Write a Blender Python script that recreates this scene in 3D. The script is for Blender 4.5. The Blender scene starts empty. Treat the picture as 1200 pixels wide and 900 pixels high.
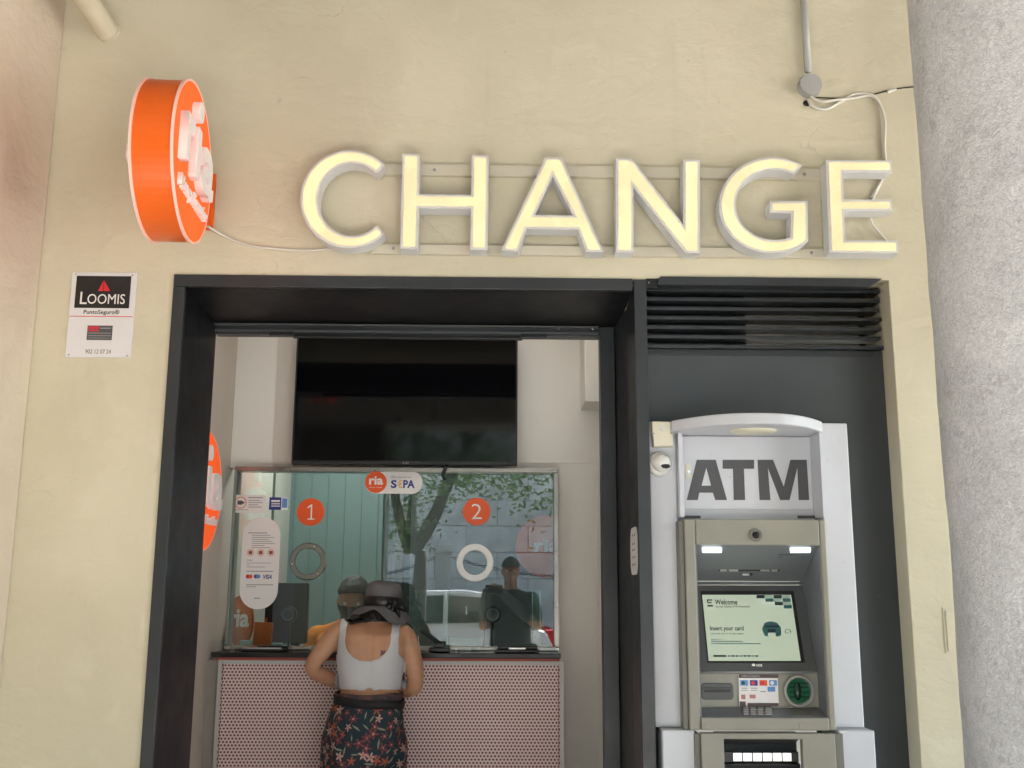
import bpy, bmesh, math, random
from math import sin, cos, pi, radians, atan2, sqrt
from mathutils import Vector, Matrix, noise
from mathutils.bvhtree import BVHTree
random.seed(7)
S = bpy.context.scene
COL = S.collection

# ---------------------------------------------------------------- camera
FPX, PITCH, ROLL, YAW, CAMD, CAMH = 1220.0, radians(11.15), 0.005, -0.016, 3.5, 1.5
RC = Matrix.Rotation(YAW, 3, 'Z') @ Matrix.Rotation(pi/2 + PITCH, 3, 'X') @ Matrix.Rotation(ROLL, 3, 'Z')
cd = bpy.data.cameras.new('camera'); cam = bpy.data.objects.new('camera', cd); COL.objects.link(cam)
cam.matrix_world = Matrix.Translation((0, -CAMD, CAMH)) @ RC.to_4x4()
cd.sensor_fit = 'HORIZONTAL'; cd.sensor_width = 36; cd.lens = FPX/1200*36
cd.clip_start = 0.01; cd.clip_end = 600
S.camera = cam
def W(px, py, y):
    """point of the plane at depth y that the photograph shows at pixel (px, py)"""
    d = RC @ Vector(((px-600)/FPX, -(py-450)/FPX, -1))
    t = (y+CAMD)/d.y
    return Vector((d.x*t, y, CAMH + d.z*t))
def WX(px, py, y): return W(px, py, y).x
def WZ(px, py, y): return W(px, py, y).z

# ---------------------------------------------------------------- world, sun, exposure
SUN_EL, SUN_AZ = radians(45), radians(150)      # high sun along the street: the arcade stands in shade, the paving outside is lit
w = bpy.data.worlds.new('World'); S.world = w; w.use_nodes = True
nt = w.node_tree; bg = nt.nodes['Background']
sky = nt.nodes.new('ShaderNodeTexSky'); sky.sky_type = 'NISHITA'; sky.sun_disc = False
sky.sun_elevation = SUN_EL; sky.sun_rotation = SUN_AZ
nt.links.new(sky.outputs[0], bg.inputs[0]); bg.inputs[1].default_value = 0.12
sl = bpy.data.lights.new('sun', 'SUN'); sl.energy = 5.0; sl.angle = radians(0.5); sl.color = (1, .97, .93)
so = bpy.data.objects.new('sun', sl); COL.objects.link(so)
sd = Vector((sin(SUN_AZ)*cos(SUN_EL), cos(SUN_AZ)*cos(SUN_EL), sin(SUN_EL)))
so.rotation_euler = sd.to_track_quat('Z', 'Y').to_euler(); so.location = (0, 8, 12)
S.view_settings.view_transform = 'Standard'; S.view_settings.look = 'None'
S.view_settings.exposure = 3.47; S.view_settings.gamma = 1
S.cycles.max_bounces = 8; S.cycles.diffuse_bounces = 4; S.cycles.glossy_bounces = 4; S.cycles.transparent_max_bounces = 12
S.cycles.sample_clamp_indirect = 6

# ---------------------------------------------------------------- materials
def lin(c): return tuple(((x/255)/12.92 if x/255 <= .04045 else ((x/255+.055)/1.055)**2.4) for x in c)
MATS = {}
def mat(name, col, rough=.5, metal=0, var=.0, vscale=8, bump=0, bscale=60, emit=None, estr=0, spec=.5, coat=0, col2=None, sub=0, detail=6, speck=None):
    if name in MATS: return MATS[name]
    m = bpy.data.materials.new(name); m.use_nodes = True; MATS[name] = m
    n = m.node_tree; b = n.nodes['Principled BSDF']
    b.inputs['Base Color'].default_value = (*col, 1); b.inputs['Roughness'].default_value = rough
    b.inputs['Metallic'].default_value = metal; b.inputs['Specular IOR Level'].default_value = spec
    b.inputs['Coat Weight'].default_value = coat
    if sub:
        b.inputs['Subsurface Weight'].default_value = sub; b.inputs['Subsurface Radius'].default_value = (.02, .008, .004); b.inputs['Subsurface Scale'].default_value = .4
    if emit:
        b.inputs['Emission Color'].default_value = (*emit, 1); b.inputs['Emission Strength'].default_value = estr
    tc = n.nodes.new('ShaderNodeTexCoord')
    if var or col2:
        nz = n.nodes.new('ShaderNodeTexNoise'); nz.inputs['Scale'].default_value = vscale; nz.inputs['Detail'].default_value = detail
        n.links.new(tc.outputs['Object'], nz.inputs['Vector'])
        mr = n.nodes.new('ShaderNodeMapRange'); mr.inputs[1].default_value = .3; mr.inputs[2].default_value = .7
        n.links.new(nz.outputs[0], mr.inputs[0])
        mx = n.nodes.new('ShaderNodeMix'); mx.data_type = 'RGBA'
        a = col; c2 = col2 if col2 else tuple(max(0, x*(1-var)) for x in col)
        if not col2: a = tuple(min(1, x*(1+var*.6)) for x in col)
        mx.inputs[6].default_value = (*a, 1); mx.inputs[7].default_value = (*c2, 1)
        n.links.new(mr.outputs[0], mx.inputs[0]); n.links.new(mx.outputs[2], b.inputs['Base Color'])
    if speck:
        sn = n.nodes.new('ShaderNodeTexNoise'); sn.inputs['Scale'].default_value = 26; sn.inputs['Detail'].default_value = 7; sn.inputs['Distortion'].default_value = .6; L0 = n.links.new
        L0(tc.outputs['Object'], sn.inputs['Vector']); sr = n.nodes.new('ShaderNodeMapRange'); sr.inputs[1].default_value = .69; sr.inputs[2].default_value = .76; sr.inputs[4].default_value = .55; L0(sn.outputs[0], sr.inputs[0])
        sx = n.nodes.new('ShaderNodeMix'); sx.data_type = 'RGBA'; L0(sr.outputs[0], sx.inputs[0]); sx.inputs[7].default_value = (*speck, 1)
        if b.inputs['Base Color'].links: L0(b.inputs['Base Color'].links[0].from_socket, sx.inputs[6])
        else: sx.inputs[6].default_value = (*col, 1)
        L0(sx.outputs[2], b.inputs['Base Color'])
    # slight roughness unevenness, as on any real surface
    rn = n.nodes.new('ShaderNodeTexNoise'); rn.inputs['Scale'].default_value = 11; rn.inputs['Detail'].default_value = 5
    n.links.new(tc.outputs['Object'], rn.inputs['Vector'])
    rr = n.nodes.new('ShaderNodeMapRange'); rr.inputs[3].default_value = max(.02, rough*.8); rr.inputs[4].default_value = min(1, rough*1.25+.02)
    n.links.new(rn.outputs[0], rr.inputs[0]); n.links.new(rr.outputs[0], b.inputs['Roughness'])
    if bump:
        bn = n.nodes.new('ShaderNodeTexNoise'); bn.inputs['Scale'].default_value = bscale; bn.inputs['Detail'].default_value = 8
        n.links.new(tc.outputs['Object'], bn.inputs['Vector'])
        bp = n.nodes.new('ShaderNodeBump'); bp.inputs['Strength'].default_value = bump; bp.inputs['Distance'].default_value = .01
        n.links.new(bn.outputs[0], bp.inputs['Height']); n.links.new(bp.outputs[0], b.inputs['Normal'])
    return m

def plaster(name, c1, c2, c3):
    """painted lime render: trowel waves, fine grain, blotches, sparse scratches"""
    m = bpy.data.materials.new(name); m.use_nodes = True; MATS[name] = m
    n = m.node_tree; L = n.links.new; b = n.nodes['Principled BSDF']; b.inputs['Roughness'].default_value = .62
    b.inputs['Specular IOR Level'].default_value = .35
    tc = n.nodes.new('ShaderNodeTexCoord')
    def nz(scale, detail=6, dist=0, rough=.5, vec=None):
        t = n.nodes.new('ShaderNodeTexNoise'); t.inputs['Scale'].default_value = scale; t.inputs['Detail'].default_value = detail
        t.inputs['Distortion'].default_value = dist; t.inputs['Roughness'].default_value = rough
        L(vec or tc.outputs['Object'], t.inputs['Vector']); return t.outputs[0]
    def mr(x, a, b_, c=0, d=1):
        t = n.nodes.new('ShaderNodeMapRange'); t.inputs[1].default_value = a; t.inputs[2].default_value = b_; t.inputs[3].default_value = c; t.inputs[4].default_value = d
        L(x, t.inputs[0]); return t.outputs[0]
    def mix(f, a, b_):
        t = n.nodes.new('ShaderNodeMix'); t.data_type = 'RGBA'
        for i, q in ((0, f), (6, a), (7, b_)):
            if isinstance(q, tuple): t.inputs[i].default_value = (*q, 1)
            else: L(q, t.inputs[i])
        return t.outputs[2]
    def math_(op, a, b_):
        t = n.nodes.new('ShaderNodeMath'); t.operation = op
        for i, q in ((0, a), (1, b_)):
            if isinstance(q, (int, float)): t.inputs[i].default_value = q
            else: L(q, t.inputs[i])
        return t.outputs[0]
    c = mix(mr(nz(1.3, 5, .4), .38, .62), c1, tuple(x*.93 for x in c2))
    c = mix(mr(nz(6, 8, .8), .56, .74, 0, .45), c, c3)
    stain = mr(nz(2.6, 12, 1.6, .7), .66, .78, 0, .35)
    c = mix(stain, c, tuple(x*.72 for x in c2))
    vo = n.nodes.new('ShaderNodeTexVoronoi'); vo.feature = 'DISTANCE_TO_EDGE'; vo.inputs['Scale'].default_value = 1.7
    vm = n.nodes.new('ShaderNodeVectorMath'); vm.operation = 'MULTIPLY_ADD'; wn = n.nodes.new('ShaderNodeTexNoise'); wn.inputs['Scale'].default_value = 5; wn.inputs['Detail'].default_value = 8
    L(tc.outputs['Object'], wn.inputs['Vector']); L(wn.outputs[1], vm.inputs[0]); vm.inputs[1].default_value = (.35, .35, .35); L(tc.outputs['Object'], vm.inputs[2]); L(vm.outputs[0], vo.inputs['Vector'])
    crack = math_('MULTIPLY', mr(vo.outputs['Distance'], .0, .0045, 1, 0), mr(nz(2.1, 3, .5), .60, .66))
    c = mix(math_('MULTIPLY', crack, .32), c, tuple(x*.45 for x in c2))
    spk = mr(nz(34, 2, .3), .78, .80, 0, .6); c = mix(spk, c, (.28, .22, .15))
    sc = n.nodes.new('ShaderNodeMapping'); sc.inputs['Scale'].default_value = (7, 7, .8); L(tc.outputs['Object'], sc.inputs[0])
    c = mix(mr(nz(1.6, 6, .3, .6, sc.outputs[0]), .60, .78, 0, .28), c, tuple(x*.80 for x in c2))
    L(c, b.inputs['Base Color'])
    mp = n.nodes.new('ShaderNodeMapping'); mp.inputs['Scale'].default_value = (1, 1, 1.5); L(tc.outputs['Object'], mp.inputs[0])
    h = math_('MULTIPLY', nz(3.2, 4, .6, .5, mp.outputs[0]), 1.7)
    h = math_('ADD', h, math_('MULTIPLY', nz(13, 6, 1.0, .6, mp.outputs[0]), .5))
    h = math_('ADD', h, math_('MULTIPLY', nz(110, 4), .05))
    pit = mr(nz(19, 3, 2.2), .70, .74, 0, -.12)
    h = math_('ADD', h, pit); h = math_('ADD', h, math_('MULTIPLY', crack, -.25))
    bp = n.nodes.new('ShaderNodeBump'); bp.inputs['Strength'].default_value = .34; bp.inputs['Distance'].default_value = .022
    L(h, bp.inputs['Height']); L(bp.outputs[0], b.inputs['Normal'])
    return m
WALL = plaster('cream_plaster', (.67, .615, .46), (.635, .58, .425), (.70, .655, .51))
WALLP = plaster('pink_lit_plaster', (.68, .60, .48), (.64, .54, .425), (.71, .64, .54))  # wall plaster tinted pink: bounced sunlight on the left wall, put into colour

def granite():
    m = bpy.data.materials.new('granite'); m.use_nodes = True
    n = m.node_tree; L = n.links.new; b = n.nodes['Principled BSDF']; b.inputs['Roughness'].default_value = .6
    tc = n.nodes.new('ShaderNodeTexCoord')
    def nz(scale, d=8, r=.6, dist=0):
        t = n.nodes.new('ShaderNodeTexNoise'); t.inputs['Scale'].default_value = scale; t.inputs['Detail'].default_value = d; t.inputs['Roughness'].default_value = r; t.inputs['Distortion'].default_value = dist
        L(tc.outputs['Object'], t.inputs['Vector']); return t.outputs[0]
    def ramp(x, st):
        t = n.nodes.new('ShaderNodeValToRGB'); e = t.color_ramp.elements
        while len(e) < len(st): e.new(.5)
        for k, (p, c) in enumerate(st): e[k].position = p; e[k].color = (*c, 1)
        L(x, t.inputs[0]); return t.outputs[0]
    def mix(f, a, c, mode='MIX'):
        t = n.nodes.new('ShaderNodeMix'); t.data_type = 'RGBA'; t.blend_type = mode
        for i, q in ((0, f), (6, a), (7, c)):
            if isinstance(q, tuple): t.inputs[i].default_value = (*q, 1)
            elif isinstance(q, float): t.inputs[i].default_value = q
            else: L(q, t.inputs[i])
        return t.outputs[2]
    base = ramp(nz(3.0, 10, .68, .8), [(.34, (.42, .405, .395)), (.5, (.64, .625, .61)), (.68, (.82, .80, .78))])
    sp = ramp(nz(44, 6, .75, 2.0), [(.34, (.36, .36, .37)), (.5, (.60, .60, .60)), (.60, (.72, .71, .71)), (.68, (.95, .94, .93))])
    c = mix(.55, base, sp)
    fl = ramp(nz(20, 5, .6, 5.0), [(.60, (0, 0, 0)), (.66, (1, 1, 1))])
    fm = n.nodes.new('ShaderNodeMath'); fm.operation = 'MULTIPLY'; fm.inputs[1].default_value = .5; L(fl, fm.inputs[0]); c = mix(fm.outputs[0], c, (.90, .88, .85))
    dk = ramp(nz(5, 10, .75, 2.5), [(.56, (0, 0, 0)), (.74, (.75, .75, .75))])
    c = mix(dk, c, (.30, .28, .27))
    L(c, b.inputs['Base Color'])
    ad = n.nodes.new('ShaderNodeMath'); ad.operation = 'ADD'; L(nz(70, 6, .7, 1.5), ad.inputs[0])
    m2 = n.nodes.new('ShaderNodeMath'); m2.operation = 'MULTIPLY'; m2.inputs[1].default_value = 1.4; L(nz(10, 6, .6), m2.inputs[0]); L(m2.outputs[0], ad.inputs[1])
    bp = n.nodes.new('ShaderNodeBump'); bp.inputs['Strength'].default_value = .8; bp.inputs['Distance'].default_value = .012
    L(ad.outputs[0], bp.inputs['Height']); L(bp.outputs[0], b.inputs['Normal'])
    return m
GRANITE = granite()

def glass(name, tint=(1, 1, 1), ior=1.55, rough=0.0, opac=0.0, body=(.5, .6, .58)):
    m = bpy.data.materials.new(name); m.use_nodes = True; n = m.node_tree; L = n.links.new
    for q in list(n.nodes): n.nodes.remove(q)
    o = n.nodes.new('ShaderNodeOutputMaterial'); t = n.nodes.new('ShaderNodeBsdfTransparent'); t.inputs[0].default_value = (*tint, 1)
    g = n.nodes.new('ShaderNodeBsdfGlossy'); g.inputs['Roughness'].default_value = rough
    f = n.nodes.new('ShaderNodeFresnel'); f.inputs[0].default_value = ior
    mx = n.nodes.new('ShaderNodeMixShader'); L(f.outputs[0], mx.inputs[0]); L(t.outputs[0], mx.inputs[1]); L(g.outputs[0], mx.inputs[2])
    out = mx.outputs[0]
    if opac:
        d = n.nodes.new('ShaderNodeBsdfDiffuse'); d.inputs[0].default_value = (*body, 1)
        m3 = n.nodes.new('ShaderNodeMixShader'); m3.inputs[0].default_value = opac; L(out, m3.inputs[1]); L(d.outputs[0], m3.inputs[2]); out = m3.outputs[0]
    L(out, o.inputs[0]); MATS[name] = m; return m

BLACKM = mat('anthracite_paint', (.030, .034, .038), .38, var=.25, vscale=3, spec=.5, bump=.04, bscale=25, speck=(.10, .10, .10))
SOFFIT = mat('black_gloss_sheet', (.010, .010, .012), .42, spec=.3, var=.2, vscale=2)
DARKP = mat('slate_panel_paint', (.055, .064, .070), .45, var=.18, vscale=2.2, speck=(.10, .105, .11))
BLACK = mat('black_plastic', (.012, .012, .013), .35)
SCREENB = mat('screen_black', (.002, .002, .003), .05, spec=.4)
WHITEM = mat('white_powder_coat', (.61, .625, .66), .4, var=.06, vscale=3, speck=(.45, .44, .42), bump=.02, bscale=30)
ALU = mat('brushed_aluminium', (.62, .61, .58), .3, 1, var=.1, vscale=20)
FRAMEM = mat('bronze_steel_frame', (.40, .37, .33), .28, .85, var=.15, vscale=6)
STEEL = mat('polished_steel', (.72, .70, .66), .12, 1)
RAIL = mat('cream_rail_paint', (.62, .57, .45), .5, var=.05)
RETURN = mat('grey_letter_return', (.70, .70, .70), .45, var=.04)
TRIM = mat('letter_trim', (.62, .62, .61), .5)
GLOW = mat('warm_acrylic', (.46, .425, .33), .25, emit=(1, .74, .33), estr=.075, var=.06, vscale=7)
_n = GLOW.node_tree; _b = _n.nodes['Principled BSDF']; _t = _n.nodes.new('ShaderNodeTexNoise'); _t.inputs['Scale'].default_value = 6; _t.inputs['Detail'].default_value = 1
_c = _n.nodes.new('ShaderNodeTexCoord'); _n.links.new(_c.outputs['Object'], _t.inputs['Vector']); _m = _n.nodes.new('ShaderNodeMapRange'); _m.inputs[1].default_value = .35; _m.inputs[2].default_value = .65; _m.inputs[3].default_value = .058; _m.inputs[4].default_value = .080
_n.links.new(_t.outputs[0], _m.inputs[0]); _n.links.new(_m.outputs[0], _b.inputs['Emission Strength'])
ORANGE = mat('orange_enamel', (.83, .13, .008), .3, var=.04, vscale=5)
ORANGEF = mat('orange_acrylic_face', (.88, .12, .02), .6, spec=.15, emit=(1, .12, .02), estr=.05)
PINKE = mat('pale_edge_strip', (.85, .50, .42), .4, emit=(1, .6, .5), estr=.012)
RIAW = mat('white_acrylic_letter', (.74, .68, .66), .35, emit=(1, .86, .83), estr=.012)
PLATE = mat('white_plate', (.72, .71, .71), .35, var=.03)
PBLACK = mat('print_black', (.015, .013, .013), .4)
PDARK = mat('print_dark_grey', (.085, .085, .09), .5, var=.06, vscale=30)
PRED = mat('print_red', (.65, .02, .04), .4)
PORANGE = mat('print_orange', (.78, .10, .012), .35)
PGREY = mat('print_grey', (.3, .3, .31), .5)
PBLUE = mat('print_blue', (.02, .04, .22), .4)
PLBLUE = mat('print_light_blue', (.10, .28, .60), .4)
PAPER = mat('sticker_white', (.78, .76, .74), .45)
PVC = mat('grey_pvc', (.40, .40, .38), .45, var=.05)
CABLE = mat('white_cable', (.66, .63, .56), .5)
BCABLE = mat('black_cable', (.02, .02, .02), .5)
INWALL = mat('cream_laminate', (.78, .75, .70), .5, var=.04, vscale=1.5, bump=.02, bscale=10)
SIDEW = mat('shaded_cream_laminate', (.66, .58, .50), .5, var=.04, vscale=2)  # cream laminate browned: the side wall's shade is in the colour
TEAL = mat('teal_laminate', (.165, .245, .238), .45, var=.05, vscale=1.2)
TEALD = mat('dark_teal_laminate', (.07, .14, .14), .5)
OLIVE = mat('olive_board_and_reflection', (.09, .10, .08), .6, var=.1)
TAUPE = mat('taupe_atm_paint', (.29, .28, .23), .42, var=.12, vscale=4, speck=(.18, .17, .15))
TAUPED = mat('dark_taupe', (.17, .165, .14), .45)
ATMG = mat('atm_recess_grey', (.165, .175, .19), .35, var=.04)
ATMD = mat('atm_bezel_grey', (.085, .09, .09), .4, var=.06)
LAMP = mat('cool_lamp', (.9, .95, 1), .3, emit=(.85, .96, 1), estr=.45)
SILVER = mat('silver_key', (.45, .45, .44), .35, .7)
GREEN = mat('green_plastic', (.012, .075, .035), .15, emit=(.03, .5, .18), estr=.004)
GREEND = mat('dark_green_plastic', (.004, .035, .018), .2)
CREAMP = mat('cream_plastic', (.72, .68, .54), .4, var=.03)
WPLAST = mat('white_plastic', (.72, .71, .66), .3)
GLASS = glass('counter_glass', (.93, .98, .965), 1.98)
CLEAR = glass('clear_acrylic', (.90, .96, .94), 1.5, .02, .10, (.45, .62, .58))
SHEET = mat('perforated_sheet_paint', (.74, .56, .54), .45, var=.03)
SHEETB = mat('maroon_backing', (.15, .04, .036), .6)
LGREY = mat('light_grey_trim', (.50, .49, .47), .45, var=.04)
STONE = mat('grey_stone_slab', (.30, .29, .27), .7, var=.2, vscale=5, bump=.3, bscale=30)

# ---------------------------------------------------------------- builders
WLOC = {}
class M:
    def __init__(s): s.v = []; s.f = []
    def add(s, vs, fs):
        k = len(s.v); s.v += [Vector(v) for v in vs]; s.f += [tuple(i+k for i in f) for f in fs]; return s
    def box(s, x0, x1, y0, y1, z0, z1):
        x0, x1 = sorted((x0, x1)); y0, y1 = sorted((y0, y1)); z0, z1 = sorted((z0, z1))
        return s.add([(x0,y0,z0),(x1,y0,z0),(x1,y1,z0),(x0,y1,z0),(x0,y0,z1),(x1,y0,z1),(x1,y1,z1),(x0,y1,z1)],
                     [(0,3,2,1),(4,5,6,7),(0,1,5,4),(1,2,6,5),(2,3,7,6),(3,0,4,7)])
    def prism(s, pts, d):
        pts = [Vector(p) for p in pts]; d = Vector(d); n = len(pts)
        return s.add(pts + [p+d for p in pts], [tuple(range(n))[::-1], tuple(range(n, 2*n))] + [(i, (i+1) % n, (i+1) % n+n, i+n) for i in range(n)])
    def loft(s, rings, cap=True, closed=True):
        k = len(rings[0]); vs = [p for r in rings for p in r]; fs = []
        for i in range(len(rings)-1):
            for j in range(k if closed else k-1):
                a = i*k+j; b = i*k+(j+1) % k; fs.append((a, b, b+k, a+k))
        if cap: fs += [tuple(range(k))[::-1], tuple(range((len(rings)-1)*k, len(rings)*k))]
        return s.add(vs, fs)
    def tube(s, path, r, n=8, cap=True):
        path = [Vector(p) for p in path]; rings = []; u = None
        for i, p in enumerate(path):
            t = (path[min(i+1, len(path)-1)] - path[max(i-1, 0)]).normalized()
            if u is None: u = t.orthogonal().normalized()
            u = (u - t*u.dot(t)).normalized(); v = t.cross(u)
            rr = r[i] if isinstance(r, (list, tuple)) else r
            rings.append([p + (u*cos(2*pi*j/n) + v*sin(2*pi*j/n))*rr for j in range(n)])
        return s.loft(rings, cap)
    def lathe(s, prof, c, ax=(0, 0, 1), n=32, sx=1, sy=1):
        """prof: (radius, height along ax) from c"""
        c = Vector(c); ax = Vector(ax).normalized(); u = ax.orthogonal().normalized()
        if abs(ax.z) < .9: u = ax.cross(Vector((0, 0, 1))).normalized()
        v = ax.cross(u); rings = [[c + ax*h + (u*cos(2*pi*j/n)*sx + v*sin(2*pi*j/n)*sy)*max(r, 1e-4) for j in range(n)] for r, h in prof]
        return s.loft(rings, cap=tuple(prof[0]) != tuple(prof[-1])) if tuple(prof[0]) != tuple(prof[-1]) else s.ringloft(rings)
    def ringloft(s, rings): return s.loft(rings, cap=False)
    def sphere(s, c, r, n=16, m=10, rot=None):
        r = (r, r, r) if isinstance(r, (int, float)) else r; c = Vector(c); rings = []
        for i in range(1, m):
            a = pi*i/m; ring = []
            for j in range(n):
                q = Vector((r[0]*sin(a)*cos(2*pi*j/n), r[1]*sin(a)*sin(2*pi*j/n), -r[2]*cos(a)))
                ring.append(c + (rot @ q if rot else q))
            rings.append(ring)
        return s.loft(rings)
    def me(s, name='mesh'):
        me = bpy.data.meshes.new(name); me.from_pydata([tuple(v) for v in s.v], [], s.f); me.validate(); me.update(); return me
def fixn(me):
    b = bmesh.new(); b.from_mesh(me); bmesh.ops.recalc_face_normals(b, faces=b.faces); b.to_mesh(me); b.free()
def wloc(o): return WLOC.get(o.name, Vector((0, 0, 0)))
def props(o, label=None, cat=None, group=None, kind=None):
    for k, v in (('label', label), ('category', cat), ('group', group), ('kind', kind)):
        if v: o[k] = v
    return o
def thing(name, label, cat, loc=(0, 0, 0), group=None):
    o = bpy.data.objects.new(name, None); COL.objects.link(o); o.location = loc; o.empty_display_size = .1
    WLOC[o.name] = Vector(loc); return props(o, label, cat, group)
def obj(name, m, material, parent=None, bev=0, smooth=False, label=None, cat=None, group=None, kind=None, seg=2, fix=True):
    me = m.me(name) if isinstance(m, M) else m
    if fix: fixn(me)
    if parent is not None: org = wloc(parent)
    else:
        xs = [v.co.x for v in me.vertices]; ys = [v.co.y for v in me.vertices]; zs = [v.co.z for v in me.vertices]
        org = Vector(((min(xs)+max(xs))/2, (min(ys)+max(ys))/2, min(zs)))
    me.transform(Matrix.Translation(-org))
    if isinstance(material, (list, tuple)):
        for q in material: me.materials.append(q)
    elif material and not me.materials: me.materials.append(material)
    o = bpy.data.objects.new(name, me); COL.objects.link(o)
    if parent is not None: o.parent = parent
    else: o.location = org
    WLOC[o.name] = org
    if smooth:
        for p in me.polygons: p.use_smooth = True
    if bev:
        b = o.modifiers.new('bevel', 'BEVEL'); b.width = bev; b.segments = seg; b.limit_method = 'ANGLE'; b.angle_limit = radians(40)
    return props(o, label, cat, group, kind)
def smooth_angle(o, a=35):
    me = o.data
    for p in me.polygons: p.use_smooth = True
    b = bmesh.new(); b.from_mesh(me)
    for e in b.edges:
        if len(e.link_faces) == 2 and e.calc_face_angle(0) > radians(a): e.smooth = False
    b.to_mesh(me); b.free(); return o
def evalmesh(o):
    dg = bpy.context.evaluated_depsgraph_get(); dg.update()
    me = bpy.data.meshes.new_from_object(o.evaluated_get(dg), depsgraph=dg); return me
def curve_mesh(polys, ext, offset=0, bev=0):
    """filled 2-D polygons (XY) with holes, extruded by +-ext"""
    cu = bpy.data.curves.new('outline', 'CURVE'); cu.dimensions = '2D'; cu.fill_mode = 'BOTH'; cu.extrude = ext; cu.offset = offset; cu.bevel_depth = bev; cu.bevel_resolution = 1
    for p in polys:
        sp = cu.splines.new('POLY'); sp.points.add(len(p)-1); sp.use_cyclic_u = True
        for k, q in enumerate(p): sp.points[k].co = (q[0], q[1], 0, 1)
    o = bpy.data.objects.new('outline', cu); COL.objects.link(o); me = evalmesh(o)
    bpy.data.objects.remove(o); bpy.data.curves.remove(cu); me.materials.clear(); return me
def text_mesh(body, ext=.0005, offset=0, spacing=1, align=None):
    cu = bpy.data.curves.new('lettering', 'FONT'); cu.body = body; cu.extrude = 0; cu.offset = offset; cu.space_character = spacing; cu.size = 1; cu.resolution_u = 3
    if align: cu.align_x = align
    cu.extrude = .0001
    o = bpy.data.objects.new('lettering', cu); COL.objects.link(o); me = evalmesh(o)
    bpy.data.objects.remove(o); bpy.data.curves.remove(cu); me.materials.clear(); return me
def bounds(me):
    xs = [v.co.x for v in me.vertices]; ys = [v.co.y for v in me.vertices]; return min(xs), max(xs), min(ys), max(ys)
def text_on(name, body, material, o, ux, uz, w, h, parent, thick=.001, offset=0, spacing=1, label=None, shear=0):
    """lettering fitted to w x h with its lower left corner at o, along unit ux and uz, thick outwards"""
    me = text_mesh(body, offset=offset, spacing=spacing); a, b, c, d = bounds(me); n = ux.cross(uz)
    zs = [v.co.z for v in me.vertices]; zr = (max(zs)-min(zs)) or 1
    for v in me.vertices:
        x, y, z = v.co; s = (x-a)/(b-a)*w; t = (y-c)/(d-c)*h
        v.co = o + ux*(s + shear*t) + uz*t + n*((z-min(zs))/zr*thick)
    return obj(name, me, material, parent, label=label)
XU, ZU = Vector((1, 0, 0)), Vector((0, 0, 1))
def text_px(name, body, material, x0, y0, x1, y1, Y, parent, thick=.001, offset=0, spacing=1, shear=0):
    """front-facing lettering filling the pixel box (x0,y0)-(x1,y1) at depth Y"""
    ym, xm = (y0+y1)/2, (x0+x1)/2; xa, xb = WX(x0, ym, Y), WX(x1, ym, Y); za, zb = WZ(xm, y1, Y), WZ(xm, y0, Y)
    return text_on(name, body, material, Vector((xa, Y, za)), XU, ZU, xb-xa, zb-za, parent, thick, offset, spacing, shear=shear)
def R(x0, x1, y0, y1, Y):
    """pixel rectangle -> x0, x1, z0, z1 at depth Y (left/right read at mid height)"""
    ym, xm = (y0+y1)/2, (x0+x1)/2
    return WX(x0, ym, Y), WX(x1, ym, Y), WZ(xm, y1, Y), WZ(xm, y0, Y)
def pbox(x0, x1, y0, y1, Y, th, m=None):
    """box whose front face fills the pixel rectangle at depth Y, th deep behind it"""
    a, b, c, d = R(x0, x1, y0, y1, Y); m = m or M(); return m.box(a, b, Y, Y+th, c, d)
def rrect(x0, x1, z0, z1, r, n=6):
    pts = []
    for cx, cz, a0 in ((x1-r, z1-r, 0), (x0+r, z1-r, 90), (x0+r, z0+r, 180), (x1-r, z0+r, 270)):
        for k in range(n+1):
            a = radians(a0+90*k/n); pts.append((cx+r*cos(a), cz+r*sin(a)))
    return pts
def ell(cx, cz, rx, rz, n=40): return [(cx+rx*cos(2*pi*k/n), cz+rz*sin(2*pi*k/n)) for k in range(n)]
def pr2(poly, Y, th, m=None):
    m = m or M(); return m.prism([(x, Y, z) for x, z in poly], (0, th, 0))
def dup(o, parent=None, loc=None, label=None):
    c = o.copy(); COL.objects.link(c); c.parent = parent if parent else o.parent
    if loc is not None: c.location = loc
    if label: c['label'] = label
    WLOC[c.name] = WLOC.get(o.name, Vector()) if parent is None else WLOC.get(parent.name, Vector()); return c
def bars(name, rects, material, Y, th, parent):
    m = M()
    for r in rects: pbox(*r, Y, th, m)
    return obj(name, m, material, parent)

# ================================================================ SETTING
CEIL = 3.78
XL, XLT = WX(185, 610, 0), 0       # outer edge of the black portal
XLEFTWALL = WX(40, 400, 0)
ZTOP = WZ(470, 325, 0)
XR = WX(1061, 620, 0)              # right edge of the wall opening (reveal)
ZRT = WZ(1035, 335, 0)
YP = .10                           # slate panel round the cash machine
YJ = .45                           # back of the portal jambs
YC, YG, YT = .95, 1.10, 1.18       # counter front, glass, wall behind the TV

g = M().box(-60, 60, -60, 30, -.2, 0); obj('ground', g, mat('asphalt', (.15, .145, .14), .8, var=.15, vscale=3, bump=.3, bscale=80), kind='structure')
pv = M().box(-30, 30, -6.6, 3.5, .0, .12); obj('pavement', pv, mat('paving_stone', (.55, .52, .48), .6, var=.1, vscale=2, bump=.1, bscale=30), kind='structure', bev=.01)
pv = M().box(-30, 30, -13, -10.4, .0, .12); obj('pavement', pv, MATS['paving_stone'], kind='structure', bev=.01)
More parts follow.
